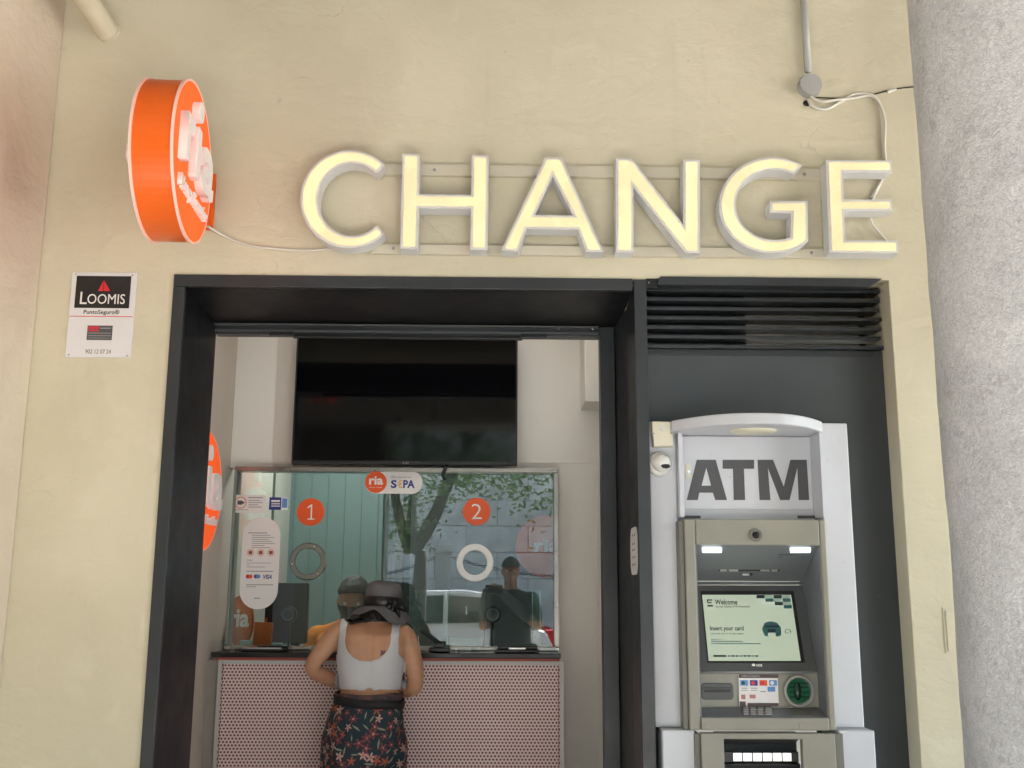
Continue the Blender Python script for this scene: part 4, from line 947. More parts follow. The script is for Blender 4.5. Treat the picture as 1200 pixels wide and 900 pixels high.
a, b, c, d = R(937, 961, 846.5, 854.5, YA-.006); obj('sill_badge', pr2(rrect(a, b, c, d, .006), YA-.006, .0015), TAUPE, t, bev=.0006)
# lower dispenser unit
YQ = -.055
a, b, c, d = R(813, 984, 860, 900, YQ); zq1 = WZ(897, 859.5, YQ)
wx0_, wx1_ = WX(849, 885, YQ), WX(941, 885, YQ); wz1, wz0 = WZ(895, 866.5, YQ), WZ(895, 905, YQ)
lxl, lxr = WX(822, 885, YQ), WX(980, 885, YQ)
obj('dispenser_front', M().prism([(lxl, YQ, .6), (lxl, YQ, zq1), (lxr, YQ, zq1), (lxr, YQ, .6), (wx1_, YQ, .6), (wx1_, YQ, wz1), (wx0_, YQ, wz1), (wx0_, YQ, .6)], (0, .03, 0)), TAUPE, t, bev=.003)
obj('dispenser_front_lower', M().box(lxl, lxr, YQ, YQ+.1, .12, .599), TAUPE, t, bev=.003)
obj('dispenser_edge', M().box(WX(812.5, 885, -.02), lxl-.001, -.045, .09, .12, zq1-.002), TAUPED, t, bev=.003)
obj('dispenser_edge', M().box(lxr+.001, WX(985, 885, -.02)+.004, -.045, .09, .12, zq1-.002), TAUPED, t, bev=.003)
obj('dispenser_throat', M().box(wx0_-.01, wx1_+.01, .05, .06, .6, wz1+.01), ATMD, t)
obj('throat_roof', M().prism([(wx0_-.002, YQ+.031, wz1+.001), (wx0_-.002, .049, wz1-.03), (wx0_-.002, .049, wz1+.01), (wx0_-.002, YQ+.031, wz1+.01)], (wx1_-wx0_+.004, 0, 0)), ATMD, t)
m = M().box(wx0_+.004, wx1_-.004, -.02, .0, WZ(895, 893.5, -.02), WZ(895, 881, -.02)); hb = obj('light_holder', m, BLACK, t, bev=.002)
for k in range(6):
    obj('dispenser_lamp', pbox(859.5+k*11.6, 869.5+k*11.6, 882.6, 892, -.024, .0035), LAMP2 if False else mat('dispenser_lamp_white', (.8, .8, .78), .3, emit=(1, 1, .95), estr=.10), hb, bev=.001)
obj('shutter', M().prism([(wx0_+.003, -.03, wz0), (wx0_+.003, -.035, wz0+.02), (wx0_+.003, .04, wz0+.03), (wx0_+.003, .04, wz0)], (wx1_-wx0_-.006, 0, 0)), BLACK, t, bev=.002)

# sensor box and dome camera on the left side board
a, b, c, d = R(764, 788.5, 494.5, 523.5, -.01)
t3 = thing('alarm_sensor', 'small cream square sensor box above the white dome camera', 'sensor', ((a+b)/2, .02, c))
obj('housing', pr2([(a+.004, c), (b-.002, c+.001), (b-.001, d-.018), (b+.001, d-.001), (a, d), (a, d-.02)], -.022, .0415), CREAMP, t3, bev=.003)
cc = W(777, 502, -.024); obj('sensor_button', M().lathe([(0, .003), (.008, .003), (.010, 0), (0, 0)], (cc.x, -.0222, cc.z), (0, -1, 0), 18), WPLAST, t3)
for px in (766.5, 786.5): cc = W(px, 508, -.023); obj('housing_screw', M().lathe([(0, 0), (.002, 0), (.002, .001), (0, .001)], (cc.x, -.0221, cc.z), (0, -1, 0), 8), PDARK, t3)
cc = W(774.5, 543, -.02)
t3 = thing('dome_camera', 'small white eyeball security camera beside the ATM header', 'security camera', (cc.x, .02, cc.z-.04))
o = obj('camera_base', M().lathe([(.041, 0), (.042, .012), (.038, .022), (.030, .026), (0, .026)], (cc.x, .0195, cc.z), (0, -1, 0), 36), WPLAST, t3); smooth_angle(o, 50)
ey = Vector((cc.x+.003, -.014, cc.z+.002)); obj('camera_ball', M().sphere(ey, .031, 24, 16), WPLAST, t3, smooth=True)
dv = Vector((.35, -.8, -.45)).normalized(); ux_ = dv.cross(Vector((0, 0, 1))).normalized(); uy_ = ux_.cross(dv)
rr_ = [[ey+dv*h + (ux_*cos(2*pi*k/24)*.017 + uy_*sin(2*pi*k/24)*.008)*s for k in range(24)] for h, s in ((.024, 1), (.0305, 1))]
obj('camera_window', M().loft(rr_), BLACK, t3)
obj('camera_lens', M().lathe([(0, .002), (.005, .0), (.005, -.004), (0, -.004)], ey+dv*.031, dv, 16), SCREENB, t3)

# ================================================================ PEOPLE
def chain(m, pts, rad, n=14, sub=5):
    """tapered limb through joints with round ends; rad one radius per joint"""
    P = [Vector(p) for p in pts]; out = []; rr = []
    for i in range(len(P)-1):
        p0 = P[max(i-1, 0)]; p1 = P[i]; p2 = P[i+1]; p3 = P[min(i+2, len(P)-1)]
        for k in range(sub):
            s = k/sub; out.append(.5*((2*p1)+(p2-p0)*s+(2*p0-5*p1+4*p2-p3)*s*s+(3*p1-p0-3*p2+p3)*s**3)); q = s*s*(3-2*s); rr.append(rad[i]*(1-q)+rad[i+1]*q)
    out.append(P[-1]); rr.append(rad[-1])
    m.tube(out, rr, n); m.sphere(P[0], rad[0]*.98, 12, 8); m.sphere(P[-1], rad[-1]*.98, 12, 8); return m
def hand(m, wrist, d, pn, side, curl=.5, s=1.0, spread=.12):
    """palm from wrist along d, pn = direction the palm faces, side = towards the thumb"""
    d = d.normalized(); pn = (pn-d*pn.dot(d)).normalized(); sd_ = (side-d*side.dot(d)-pn*side.dot(pn)).normalized()
    rings = []
    for f, wd, tk in ((0, .024, .019), (.025, .032, .017), (.06, .041, .014), (.088, .040, .012)):
        c = wrist + d*f*s; rings.append([c + sd_*cos(2*pi*k/14)*wd*s + pn*sin(2*pi*k/14)*tk*s for k in range(14)])
    m.loft(rings)
    for k, (off, ln) in enumerate(((.030, .070), (.010, .079), (-.011, .073), (-.030, .057))):
        b = wrist + d*.080*s + sd_*off*s; a = curl*(.6+.12*k); p = [b - d*.015*s]; cur = b; dr = (d + sd_*spread*off/.03).normalized(); ang = 0
        p.append(cur)
        for seg_, fr in ((0, .45), (1, .32), (2, .23)):
            ang += a*(.9 if seg_ else .7); dv_ = (dr*cos(ang) + pn*sin(ang)); cur = cur + dv_*ln*fr*s; p.append(cur)
        chain(m, p, [.0095*s, .0095*s, .0086*s, .0078*s, .0066*s], 8, 2)
    b = wrist + d*.018*s + sd_*.024*s
    p1_ = b + (d*.55 + sd_*.75 + pn*.35).normalized()*.040*s; p2_ = p1_ + (d*.8 + sd_*.25 + pn*.5).normalized()*.030*s; p3_ = p2_ + (d*.85 - sd_*.1 + pn*.55).normalized()*.024*s
    chain(m, [b, p1_, p2_, p3_], [.015*s, .0115*s, .0098*s, .008*s], 8, 2)
def head(m, c, Rm, s=1.0):
    """skull, jaw, nose, ears, lips; face looks along local +y"""
    rings = []; N = 24
    for i in range(1, 18):
        a = pi*i/18; z = -cos(a); ring = []
        for j in range(N):
            ph = 2*pi*j/N; x = sin(a)*cos(ph); y = sin(a)*sin(ph); wx_ = .077; wy = .098; wz = .118
            if z < 0: wx_ *= 1-.34*(-z)**1.3; wy *= 1-.12*(-z)
            q = Vector((x*wx_, y*wy, z*wz))
            if z < -.1 and y < 0: q.y *= 1-.45*min(1, -z)          # nape cut in
            if y > .7 and -.15 < z < .25: q.y -= .006             # eye sockets
            ring.append(c + Rm @ (q*s))
        rings.append(ring)
    m.loft(rings)
    L_ = lambda x, y, z: c + Rm @ (Vector((x, y, z))*s)
    chain(m, [L_(0, .088, .012), L_(0, .104, -.018), L_(0, .112, -.034)], [.009*s, .011*s, .013*s], 8, 3)
    for q in (-1, 1):
        m.sphere(L_(.010*q, .098, -.036), .009*s, 8, 6)
        m.sphere(L_(.079*q, -.004, -.008), (.009*s, .018*s, .030*s), 10, 8, Rm)
        m.sphere(L_(.028*q, .086, .026), (.020*s, .010*s, .006*s), 10, 6, Rm)
    m.sphere(L_(0, .088, -.060), (.024*s, .010*s, .006*s), 10, 6, Rm); m.sphere(L_(0, .087, -.070), (.020*s, .010*s, .006*s), 10, 6, Rm)
    m.sphere(L_(0, .072, -.096), (.024*s, .020*s, .018*s), 10, 8, Rm)
    return m
def remesh(m, vox, smooth=4):
    me = m.me('raw'); fixn(me); o = bpy.data.objects.new('raw', me); COL.objects.link(o)
    r = o.modifiers.new('r', 'REMESH'); r.mode = 'VOXEL'; r.voxel_size = vox; r.adaptivity = 0
    s = o.modifiers.new('s', 'SMOOTH'); s.factor = .5; s.iterations = smooth
    out = evalmesh(o); bpy.data.objects.remove(o); return out
def garment(me, sf, off, thick=.003, smooth=3, drape=None):
    """cloth lying on the body where sf(co) > 0; its border follows sf = 0 exactly"""
    b = bmesh.new(); b.from_mesh(me); bmesh.ops.triangulate(b, faces=b.faces); b.normal_update(); val = {v: sf(v.co) for v in b.verts}
    kill = [f for f in b.faces if all(val[v] <= 0 for v in f.verts)]; bmesh.ops.delete(b, geom=kill, context='FACES')
    mv = {}
    for v in b.verts:
        if val[v] <= 0:
            c = [(e.other_vert(v)) for e in v.link_edges if val[e.other_vert(v)] > 0]
            if c:
                q = max(c, key=lambda u: val[u]); f = val[q]/(val[q]-val[v]+1e-9); mv[v] = q.co.lerp(v.co, f)
    for v, p in mv.items(): v.co = p
    for _ in range(4):
        nc = {}
        for v in b.verts:
            be = [e for e in v.link_edges if e.is_boundary]
            if len(be) == 2: nc[v] = v.co*.5 + (be[0].other_vert(v).co + be[1].other_vert(v).co)*.25
        for v, p in nc.items(): v.co = p
    b.normal_update(); nn = {v: v.normal.copy() for v in b.verts}
    for v in b.verts:
        v.co = v.co + nn[v]*(off if not drape else off+drape(v.co))
    out = bpy.data.meshes.new('cloth'); b.to_mesh(out); b.free()
    return out
def cloth_obj(name, me, ma, p, thick=.003, **kw):
    o = obj(name, me, ma, p, smooth=True, fix=False, **kw); s = o.modifiers.new('solid', 'SOLIDIFY'); s.thickness = thick; s.offset = 0; return o
def sect(m, rows, n=36, pw=2.4):
    """torso from (z, cx, cy, rx, ry) rows"""
    rings = []
    for z, cx, cy, rx, ry in rows:
        ring = []
        for k in range(n):
            a = 2*pi*k/n; c_, s_ = cos(a), sin(a); ring.append((cx+rx*math.copysign(abs(c_)**(2/pw), c_), cy+ry*math.copysign(abs(s_)**(2/pw), s_), z))
        rings.append(ring)
    m.loft(rings); return m

def skin(name, c, c2): return mat(name, c, .5, var=0, col2=c2, vscale=14, bump=.06, bscale=120, sub=.12)
SKINW = skin('tanned_skin', (.54, .30, .18), (.44, .22, .125))
SKINM = skin('brown_skin', (.36, .19, .11), (.30, .15, .09))
HAIR = mat('dark_hair', (.018, .013, .011), .5, var=.4, vscale=60, bump=.5, bscale=150)

# ---------------------------------------------------------------- the woman at the counter, back to us
YW = .70
def P(px, py, dy=0): return W(px, py, YW+dy)
def cw(py, xl, xr, ry, dy=0): a = P(xl, py); b = P(xr, py); return (a.z, (a.x+b.x)/2, YW+dy, (b.x-a.x)/2, ry)
m = M()
rows = [cw(718, 428, 450, .045, .045), cw(724, 425, 452, .048, .03), cw(729, 414, 462, .056, .015), cw(735, 402, 473, .072, .008), cw(743, 396, 478, .088, .0), cw(755, 395.5, 477.5, .098, 0),
        cw(768, 396, 474, .104, 0), cw(782, 397, 471.5, .104, .005), cw(796, 399, 469.5, .100, .01), cw(806, 400, 468, .102, .01), cw(816, 398, 469, .110, .005), cw(832, 393, 468, .118, 0), cw(850, 389, 467, .124, -.005), cw(866, 390, 464, .12, -.005), cw(880, 396, 460, .11, 0)]
sect(m, rows)
hipz = P(430, 860).z; cxw = P(431, 860).x
for s in (-1, 1):
    chain(m, [(cxw-.012+s*.068, YW, hipz), (cxw-.010+s*.074, YW+.005, hipz-.20), (cxw-.006+s*.080, YW, .55), (cxw+s*.078, YW-.02, .34), (cxw+s*.076, YW-.01, .20)], [.072, .064, .052, .048, .036])
    m.sphere((cxw+s*.078, YW+.05, .155), (.040, .11, .032), 14, 8)
# arms
LS, LE, LW = P(397, 741), P(365.5, 783, .0), P(402, 803, .13)
RS, RE, RW = P(474, 746), P(487, 803, .02), P(466, 811, .13)
chain(m, [LS+Vector((.03, 0, 0)), LS, LS.lerp(LE, .5)+Vector((-.006, 0, .004)), LE, LE.lerp(LW, .45)+Vector((0, 0, -.004)), LW], [.046, .043, .037, .029, .031, .021])
chain(m, [RS+Vector((-.03, 0, 0)), RS, RS.lerp(RE, .5)+Vector((.012, 0, .0)), RE, RE.lerp(RW, .45)+Vector((0, 0, -.004)), RW], [.046, .044, .038, .030, .032, .022])
hand(m, LW, Vector((.75, .35, .05)), Vector((.1, -.3, .9)), Vector((-.2, .9, .2)), .5, .92)
hand(m, RW, Vector((-.55, .30, .62)), Vector((-.5, -.6, -.3)), Vector((-.2, -.2, .9)), .7, .92)
hc = P(448, 712, .075); Rh = Matrix.Rotation(radians(8), 3, 'Z') @ Matrix.Rotation(radians(-32), 3, 'X')
chain(m, [P(439, 727, .01), P(441, 717, .045), hc+Vector((0, -.02, -.03))], [.055, .048, .05])
head(m, hc, Rh, .86)
WB = remesh(m, .0062, 5)
for v in WB.vertices:                                   # spine hollow and shoulder blades
    if v.co.y < YW and abs(v.co.x-P(437, 760).x) < .14:
        xs_ = v.co.x-P(437, 760).x; zz_ = v.co.z-P(430, 757).z
        v.co.y += .007*math.exp(-(xs_/.013)**2)*math.exp(-((zz_+.04)/.13)**4) - .008*(math.exp(-((xs_-.072)/.030)**2)+math.exp(-((xs_+.072)/.030)**2))*math.exp(-(zz_/.05)**2) + .002*noise.noise(v.co*22)
WB.update()
tw = thing('person', 'woman seen from behind in grey sun hat, white crop top and floral trousers', 'person', (cxw, YW, .12))
zsc, zhem, zsh = P(430, 773).z, P(430, 805.5).z, P(430, 732).z
xc_ = P(434, 755).x; wst = .0
def top_sf(co):
    dx_ = co.x-xc_; z = co.z
    lo = z-(zhem + .006*cos(dx_*14) - .004)
    ad = abs(dx_); 
    if z < zsc+.16 and ad > .158: lo = min(lo, .004)      # keep the arms out below
    zz = (z-zsc)
    hw = .086*sqrt(max(0, 1-(1-min(1, max(0, zz)/.075))**2)) + .006*max(0, zz-.05)*10*.2 if zz > 0 else 0   # scoop half width
    back = (ad-hw) if zz > 0 else .05
    if co.y > YW+.02: back = (ad-hw*.9) if zz > .03 else .05
    # armhole: strap outer edge narrows upward
    f = min(1, max(0, (z-(zsc-.03))/.055)); outer = .165*(1-f)+(.113)*f
    arm = outer-ad
    if ad > .118 and z < zsc+.03: arm = min(arm, .142-ad + .0)
    return min(lo, back, arm)*1.0
me = garment(WB, top_sf, .0045, drape=lambda c: .0018*noise.noise(Vector((c.x*14, c.y*14, c.z*60))))
TOP = mat('ribbed_white_cotton', (.56, .56, .58), .85, var=.04, bump=.25, bscale=260)
meh = garment(WB, lambda co: (lambda q: min(.03-q.y, q.z+.105, .0-q.z) if q.length < .17 else -1)(Rh.transposed() @ (co-hc)), .006, drape=lambda c: .003*noise.noise(c*70))
bo = obj('body', WB, SKINW, tw, smooth=True, fix=False)
cloth_obj('hair', meh, HAIR, tw)
cloth_obj('crop_top', me, TOP, tw, .003)
# little tattoo on the right shoulder blade
BV = BVHTree.FromPolygons([v.co + WLOC[bo.name] for v in WB.vertices], [tuple(p.vertices) for p in WB.polygons])
m = M()
for k, (px, py, l) in enumerate(((447.5, 764, 3), (449, 766, 2.4), (450.5, 763.5, 2.2), (446.5, 767, 2), (449, 769, 1.6), (451, 766, 1.4))):
    pts = []
    for q in range(7):
        a = 2*pi*q/7+k; x = px+cos(a)*l*.55; y = py+sin(a)*l*.8; o_ = W(x, y, .3); d_ = (W(x, y, .9)-o_).normalized(); h_ = BV.ray_cast(o_, d_)[0]
        if h_: pts.append(h_-d_*.0012)
    if len(pts) > 3: m.prism(pts, (0, .0004, 0))
obj('tattoo', m, mat('tattoo_ink', (.16, .07, .075), .6), bo)
# trousers
m = M()
rows = [cw(812, 396.5, 470, .112, .005), cw(820, 394, 471, .118, 0), cw(832, 388, 471.5, .130, -.003), cw(850, 383, 472.5, .138, -.006), cw(870, 381.5, 471.5, .138, -.004), cw(893, 381, 469, .134, 0)]
sect(m, rows, 40)
for s in (-1, 1):
    chain(m, [(cxw-.012+s*.072, YW, hipz-.02), (cxw-.010+s*.076, YW+.002, hipz-.22), (cxw-.006+s*.086, YW, .60), (cxw+s*.093, YW, .40), (cxw+s*.096, YW, .26), (cxw+s*.096, YW, .22)], [.090, .088, .092, .098, .104, .104], 20)
tm = remesh(m, .009, 5)
for v in tm.vertices:
    c_ = v.co; k = .010*noise.noise(Vector((c_.x*18, c_.y*18, c_.z*5))) + .003*noise.noise(Vector((c_.x*40, c_.y*40, c_.z*25))); v.co = c_ + v.normal*k
BT = BVHTree.FromPolygons([v.co.copy() for v in tm.vertices], [tuple(p.vertices) for p in tm.polygons])
TRO = obj('trousers', tm, mat('dark_teal_viscose', (.012, .030, .042), .75, var=.15, bump=.1, bscale=200), tw, smooth=True, fix=False)
rnd = random.Random(3)
cols = [mat('print_flower_rose', (.20, .045, .055), .8), mat('print_flower_pink', (.50, .30, .26), .8), mat('print_flower_coral', (.34, .09, .05), .8), mat('print_leaf_sage', (.24, .26, .19), .8)]
ms = [M(), M(), M(), M()]
def proj(c, n_, u, w_, p2):
    q = c + u*p2[0] + w_*p2[1] + n_*.03; h = BT.ray_cast(q, -n_, .05); return (h[0]+h[1]*.0016, h[1]) if h[0] else None
def flat(mm, poly, c, n_, u, w_):
    pts = [proj(c, n_, u, w_, p) for p in poly]
    if all(pts):
        k = len(mm.v); ce = proj(c, n_, u, w_, (sum(p[0] for p in poly)/len(poly), sum(p[1] for p in poly)/len(poly)))
        if not ce: return
        mm.v += [p[0] for p in pts] + [ce[0]]; mm.f += [(k+i, k+(i+1) % len(pts), k+len(pts)) for i in range(len(pts))]
cen = []
tries = 0
while len(cen) < 620 and tries < 22000:
    tries += 1; a = rnd.uniform(0, 2*pi); z = rnd.uniform(.28, P(430, 826).z); o_ = Vector((cxw+cos(a)*.6+rnd.choice((-.09, .09)), YW+sin(a)*.6, z)); d_ = Vector((cxw+rnd.uniform(-.1, .1), YW, z))-o_
    h = BT.ray_cast(o_, d_.normalized())
    if not h[0] or abs(h[1].z) > .6: continue
    if any((h[0]-q).length < .0245 for q in cen): continue
    cen.append(h[0]); c, n_ = h[0], h[1]; u = n_.orthogonal().normalized(); a = rnd.uniform(0, 2*pi); u = (Matrix.Rotation(a, 3, n_) @ u); w_ = n_.cross(u)
    kind = rnd.random()
    if kind < .62:
        r = rnd.uniform(.017, .028); pc_ = rnd.choice((0, 0, 0, 1, 1, 2)); np_ = rnd.choice((5, 5, 6)); poly = []
        for i in range(np_*4):
            t_ = 2*pi*i/(np_*4); rr2 = r*(1.0, .62, .26, .62)[i % 4]*rnd.uniform(.85, 1.1); poly.append((cos(t_)*rr2, sin(t_)*rr2*.85))
        flat(ms[pc_], poly, c, n_, u, w_)
        if pc_ != 2: flat(ms[2 if pc_ == 1 else 1], [(cos(2*pi*i/5)*r*.2, sin(2*pi*i/5)*r*.2) for i in range(5)], c+n_*.0006, n_, u, w_)
    else:
        l = rnd.uniform(.012, .022); bw = l*.2; flat(ms[3], [(-l, 0), (-l*.3, bw), (l*.4, bw*1.3), (l, bw*.5), (l*.5, -bw*.2), (-l*.2, -bw*.8)], c, n_, u, w_)
for mm, ma in zip(ms, cols): obj('flower_print', mm, ma, TRO, kind='stuff', fix=False)
# waistband and sash
wb = M()
def band(mm, pyc, h, extra, slope=0):
    rings = []
    for dz_, ex in ((-h, .0), (-h*.9, extra), (0, extra*1.3), (h*.9, extra), (h, 0)):
        ring = []
        for k in range(48):
            a = 2*pi*k/48; z = P(432, pyc).z+dz_; x0, x1, ry = (396.5, 470, .112)
            c0_ = (P(395, pyc).x+P(471, pyc).x)/2; rx = (P(471, pyc).x-P(395, pyc).x)/2+ex+slope*.2; x = c0_+rx*math.copysign(abs(cos(a))**.83, cos(a)); y = YW+(.122+ex)*math.copysign(abs(sin(a))**.83, sin(a))
            ring.append((x, y, z-slope*cos(a)+.002*sin(a*5)))
        rings.append(ring)
    mm.loft(rings, cap=False); return mm
wo = obj('waistband', band(M(), 814.5, .013, .004), mat('gathered_waistband', (.018, .030, .042), .8, col2=(.16, .06, .05), vscale=26, bump=.6, bscale=90), tw, smooth=True)
obj('sash', band(M(), 821, .017, .007, .012), mat('black_sash_cloth', (.008, .008, .010), .7, bump=.3, bscale=50), tw, smooth=True)
for s in (-1, 1):
    obj('sandal', M().prism([(x, y, .121) for x, y in [(cxw+s*.078+.05*cos(a)*(1 if True else 0), YW+.05+.13*sin(a)) for a in [2*pi*k/20 for k in range(20)]]], (0, 0, .018)), mat('brown_sandal', (.12, .06, .03), .6), tw)
# sun hat: crown, brim, bow
ht = P(449, 705.5, .055); ct = Matrix.Rotation(radians(-5), 3, 'X') @ Matrix.Rotation(radians(3), 3, 'Y')
HATM = mat('grey_hat_cloth', (.125, .122, .130), .9, var=.12, vscale=20, bump=.35, bscale=180)
rings = []
prof = [(.090, -.022), (.090, 0), (.089, .025), (.086, .046), (.079, .064), (.062, .077), (.038, .083), (.010, .084)]
for i, (r, h) in enumerate(prof):
    ring = []
    for k in range(48):
        a = 2*pi*k/48; wv = 1 + .018*sin(3*a+i*.7) + .022*noise.noise(Vector((cos(a)*2.2, sin(a)*2.2, h*26)))
        ring.append(ht + ct @ Vector((cos(a)*r*.84*wv, sin(a)*r*.97*wv, h*.95 + .004*sin(2*a+1))))
    rings.append(ring)
hat = obj('sun_hat', M().loft(rings), HATM, tw, smooth=True)
rings = []
for i in range(11):
    s = i/10; ring = []
    for k in range(96):
        a = 2*pi*k/96; rw = .090 + .062*s; side_ = abs(cos(a))
        droop = -.022 - s*s*(.016 + .030*side_**1.5 + (.020 if cos(a) > 0 else 0)*side_) - s*.014*max(0, -sin(a)) + s*.010*sin(3*a+.8) + s*s*.007*sin(7*a)
        rx = rw*.845
        ring.append(ht + ct @ Vector((cos(a)*rx - .012*s, sin(a)*rw*.97, droop)))
    rings.append(ring)
br = M().loft(rings, cap=False); bo2 = obj('hat_brim', br, HATM, tw, smooth=True); sm = bo2.modifiers.new('s', 'SOLIDIFY'); sm.thickness = .0035
SAT = mat('black_satin', (.010, .009, .010), .32, bump=.3, bscale=40)
rings = []
for h, ex in ((-.020, .001), (-.016, .0035), (0, .005), (.012, .0035), (.016, .001)):
    rings.append([ht + ct @ Vector((cos(2*pi*k/48)*(.090+ex)*.85, sin(2*pi*k/48)*(.090+ex)*.98, h)) for k in range(48)])
obj('hat_band', M().loft(rings, cap=False), SAT, hat, smooth=True)
bc = P(463, 707, -.025); m = M()
for a, ln, wd in ((205, .045, .020), (-20, .050, .022), (150, .034, .016), (250, .038, .014), (-65, .052, .015), (30, .038, .018)):
    a = radians(a); d_ = Vector((cos(a), -.25, sin(a))).normalized(); w_ = d_.cross(Vector((0, 1, 0))).normalized(); rings = []
    for i in range(8):
        s = i/7; c_ = bc + d_*ln*s + Vector((0, -.012*sin(pi*s), -.010*s*s)); ww = wd*(.25+.9*sin(pi*min(.85, s*.8+.08)))
        rings.append([c_ - w_*ww*.5, c_ + Vector((0, -.007*sin(pi*s)-.002, 0)), c_ + w_*ww*.5, c_ + Vector((0, .004, 0))])
    m.loft(rings)
m.sphere(bc+Vector((0, -.008, 0)), (.012, .010, .012), 12, 8); obj('hat_bow', m, SAT, hat, smooth=True)
for s, (pxx, pyy) in ((1, (470, 806)),):
    ph = P(471, 803, .115)
    t = thing('phone', 'small black phone held in the right hand of the woman in the sun hat', 'phone', ph)
    obj('phone_case', M().prism([ph+Vector((-.036, .03, -.05)), ph+Vector((.005, .03, -.06)), ph+Vector((.005, .06, .04)), ph+Vector((-.036, .06, .05))], (0, .009, .003)), BLACK, t, bev=.003)

# ---------------------------------------------------------------- clerk behind the glass (orange shirt, dark mask)
YK = 1.62
def PK(px, py, dy=0): return W(px, py, YK+dy)
m = M(); kc = PK(415, 704); xk = kc.x; zk = kc.z
sh_ = zk-.15
rows = [(sh_+.075, xk, YK+.03, .05, .052), (sh_+.045, xk, YK+.03, .075, .06), (sh_+.02, xk, YK+.03, .15, .075), (sh_-.03, xk, YK+.03, .185, .095), (sh_-.12, xk, YK+.03, .175, .11), (sh_-.28, xk, YK+.03, .155, .11), (sh_-.42, xk, YK+.03, .16, .115), (sh_-.5, xk, YK+.03, .165, .12)]
sect(m, rows)
for s in (-1, 1):
    S0 = Vector((xk+s*.165, YK+.03, sh_-.03)); E0 = Vector((xk+s*.225, YK-.02, sh_-.28)); W0 = Vector((xk+s*.10, YK-.22, zct+.03))
    chain(m, [S0, S0.lerp(E0, .5), E0, E0.lerp(W0, .5), W0], [.058, .050, .040, .038, .026]); hand(m, W0, Vector((-s*.3, -.9, -.05)), Vector((0, 0, -1)), Vector((-s, 0, 0)), .4)
    chain(m, [(xk+s*.09, YK+.03, sh_-.5), (xk+s*.1, YK-.02, .62), (xk+s*.1, YK+.02, .25)], [.09, .065, .045]); m.sphere((xk+s*.1, YK-.03, .18), (.045, .12, .035), 12, 8)
chain(m, [(xk, YK+.03, sh_+.03), (xk, YK+.0, zk-.06)], [.058, .055])
Rk = Matrix.Rotation(pi, 3, 'Z') @ Matrix.Rotation(radians(-16), 3, 'X'); head(m, kc, Rk, .98)
KB = remesh(m, .0085, 4)
tk = thing('person', 'clerk in an orange shirt and dark face mask behind the counter glass', 'person', (xk, YK, .151))
def shirt_sf(co): return min(co.z-(sh_-.48), (sh_+.062)-co.z + (0 if abs(co.x-xk) < .08 else .02), .26-abs(co.x-xk), co.z-(sh_-.19) if abs(co.x-xk) > .178 else 1)
me = garment(KB, shirt_sf, .010); me2 = garment(KB, lambda co: min(co.z-.3, (sh_-.44)-co.z, .19-abs(co.x-xk), co.y-(YK-.14)), .012)
bo = obj('body', KB, SKINM, tk, smooth=True, fix=False)
cloth_obj('shirt', me, mat('bright_orange_cotton', (.80, .24, .012), .8, var=.1, bump=.3, bscale=60), tk)
cloth_obj('trousers', me2, mat('charcoal_cotton', (.03, .03, .035), .8), tk)
LK = lambda x, y, z: kc + Rk @ (Vector((x, y, z))*.98)
me = garment(KB, lambda co: (lambda q: min(.068-abs(q.x), q.y-.02, .006-q.z, q.z+.105))((Rk.transposed() @ (co-kc))), .006); cloth_obj('face_mask', me, mat('black_mask_cloth', (.012, .012, .014), .8), tk) if False else None
KB2 = evalmesh(bo)
for v in KB2.vertices: v.co = v.co + WLOC[bo.name]
me = garment(KB2, lambda co: (lambda q: min(.070-abs(q.x), q.y-.0, -.004-q.z, q.z+.11))((Rk.transposed() @ (co-kc))), .006); me.materials.clear(); cloth_obj('face_mask', me, mat('black_mask_cloth', (.012, .012, .014), .8), tk)
me = garment(KB2, lambda co: (lambda q: min(1, (q.z-.045) + max(0, -q.y-.01)*1.4 - max(0, q.y-.05)*.6))((Rk.transposed() @ (co-kc))) if (co-kc).length < .17 and co.z > kc.z-.09 else -1, .008, drape=lambda c: .005*noise.noise(c*60)); me.materials.clear(); cloth_obj('hair', me, HAIR, tk)
for s in (-1, 1):
    e = obj('eye', M().sphere(LK(.030*s, .082, .010), .0105, 12, 8), mat('eye_white', (.6, .58, .55), .2), bo, smooth=True)

# ---------------------------------------------------------------- photographer (seen mirrored in the glass)
YH = -3.86
m = M(); ph_ = Vector((.15, YH, 1.66)); zs_ = 1.44; xk = .15
rows = [(zs_+.065, xk, YH, .055, .058), (zs_+.04, xk, YH, .09, .065), (zs_+.015, xk, YH, .17, .08), (zs_-.03, xk, YH, .205, .105), (zs_-.12, xk, YH, .195, .12), (zs_-.30, xk, YH, .17, .12), (zs_-.46, xk, YH, .175, .125), (zs_-.56, xk, YH, .18, .125)]
sect(m, rows)
for s in (-1, 1):
    S0 = Vector((xk+s*.185, YH, zs_-.03)); E0 = Vector((xk+s*.24, YH+.10, zs_-.26)); W0 = Vector((.005+s*.075, -3.585, 1.455))
    chain(m, [S0, S0.lerp(E0, .5), E0, E0.lerp(W0, .5), W0], [.064, .055, .044, .040, .028])
    hand(m, W0, Vector((-s*.55, .25, .55)), Vector((-s*.5, .6, 0)), Vector((0, .5, .8)), .55)
    chain(m, [(xk+s*.10, YH, zs_-.52), (xk+s*.13, YH+.01, .56), (xk+s*.14, YH-.02, .22)], [.10, .07, .048]); m.sphere((xk+s*.145, YH+.05, .165), (.048, .13, .045), 12, 8)
chain(m, [(xk, YH, zs_+.02), (xk, YH+.02, ph_.z-.06)], [.062, .058])
Rp = Matrix.Rotation(radians(-6), 3, 'X'); head(m, ph_, Rp, 1.0)
PB = remesh(m, .0085, 4)
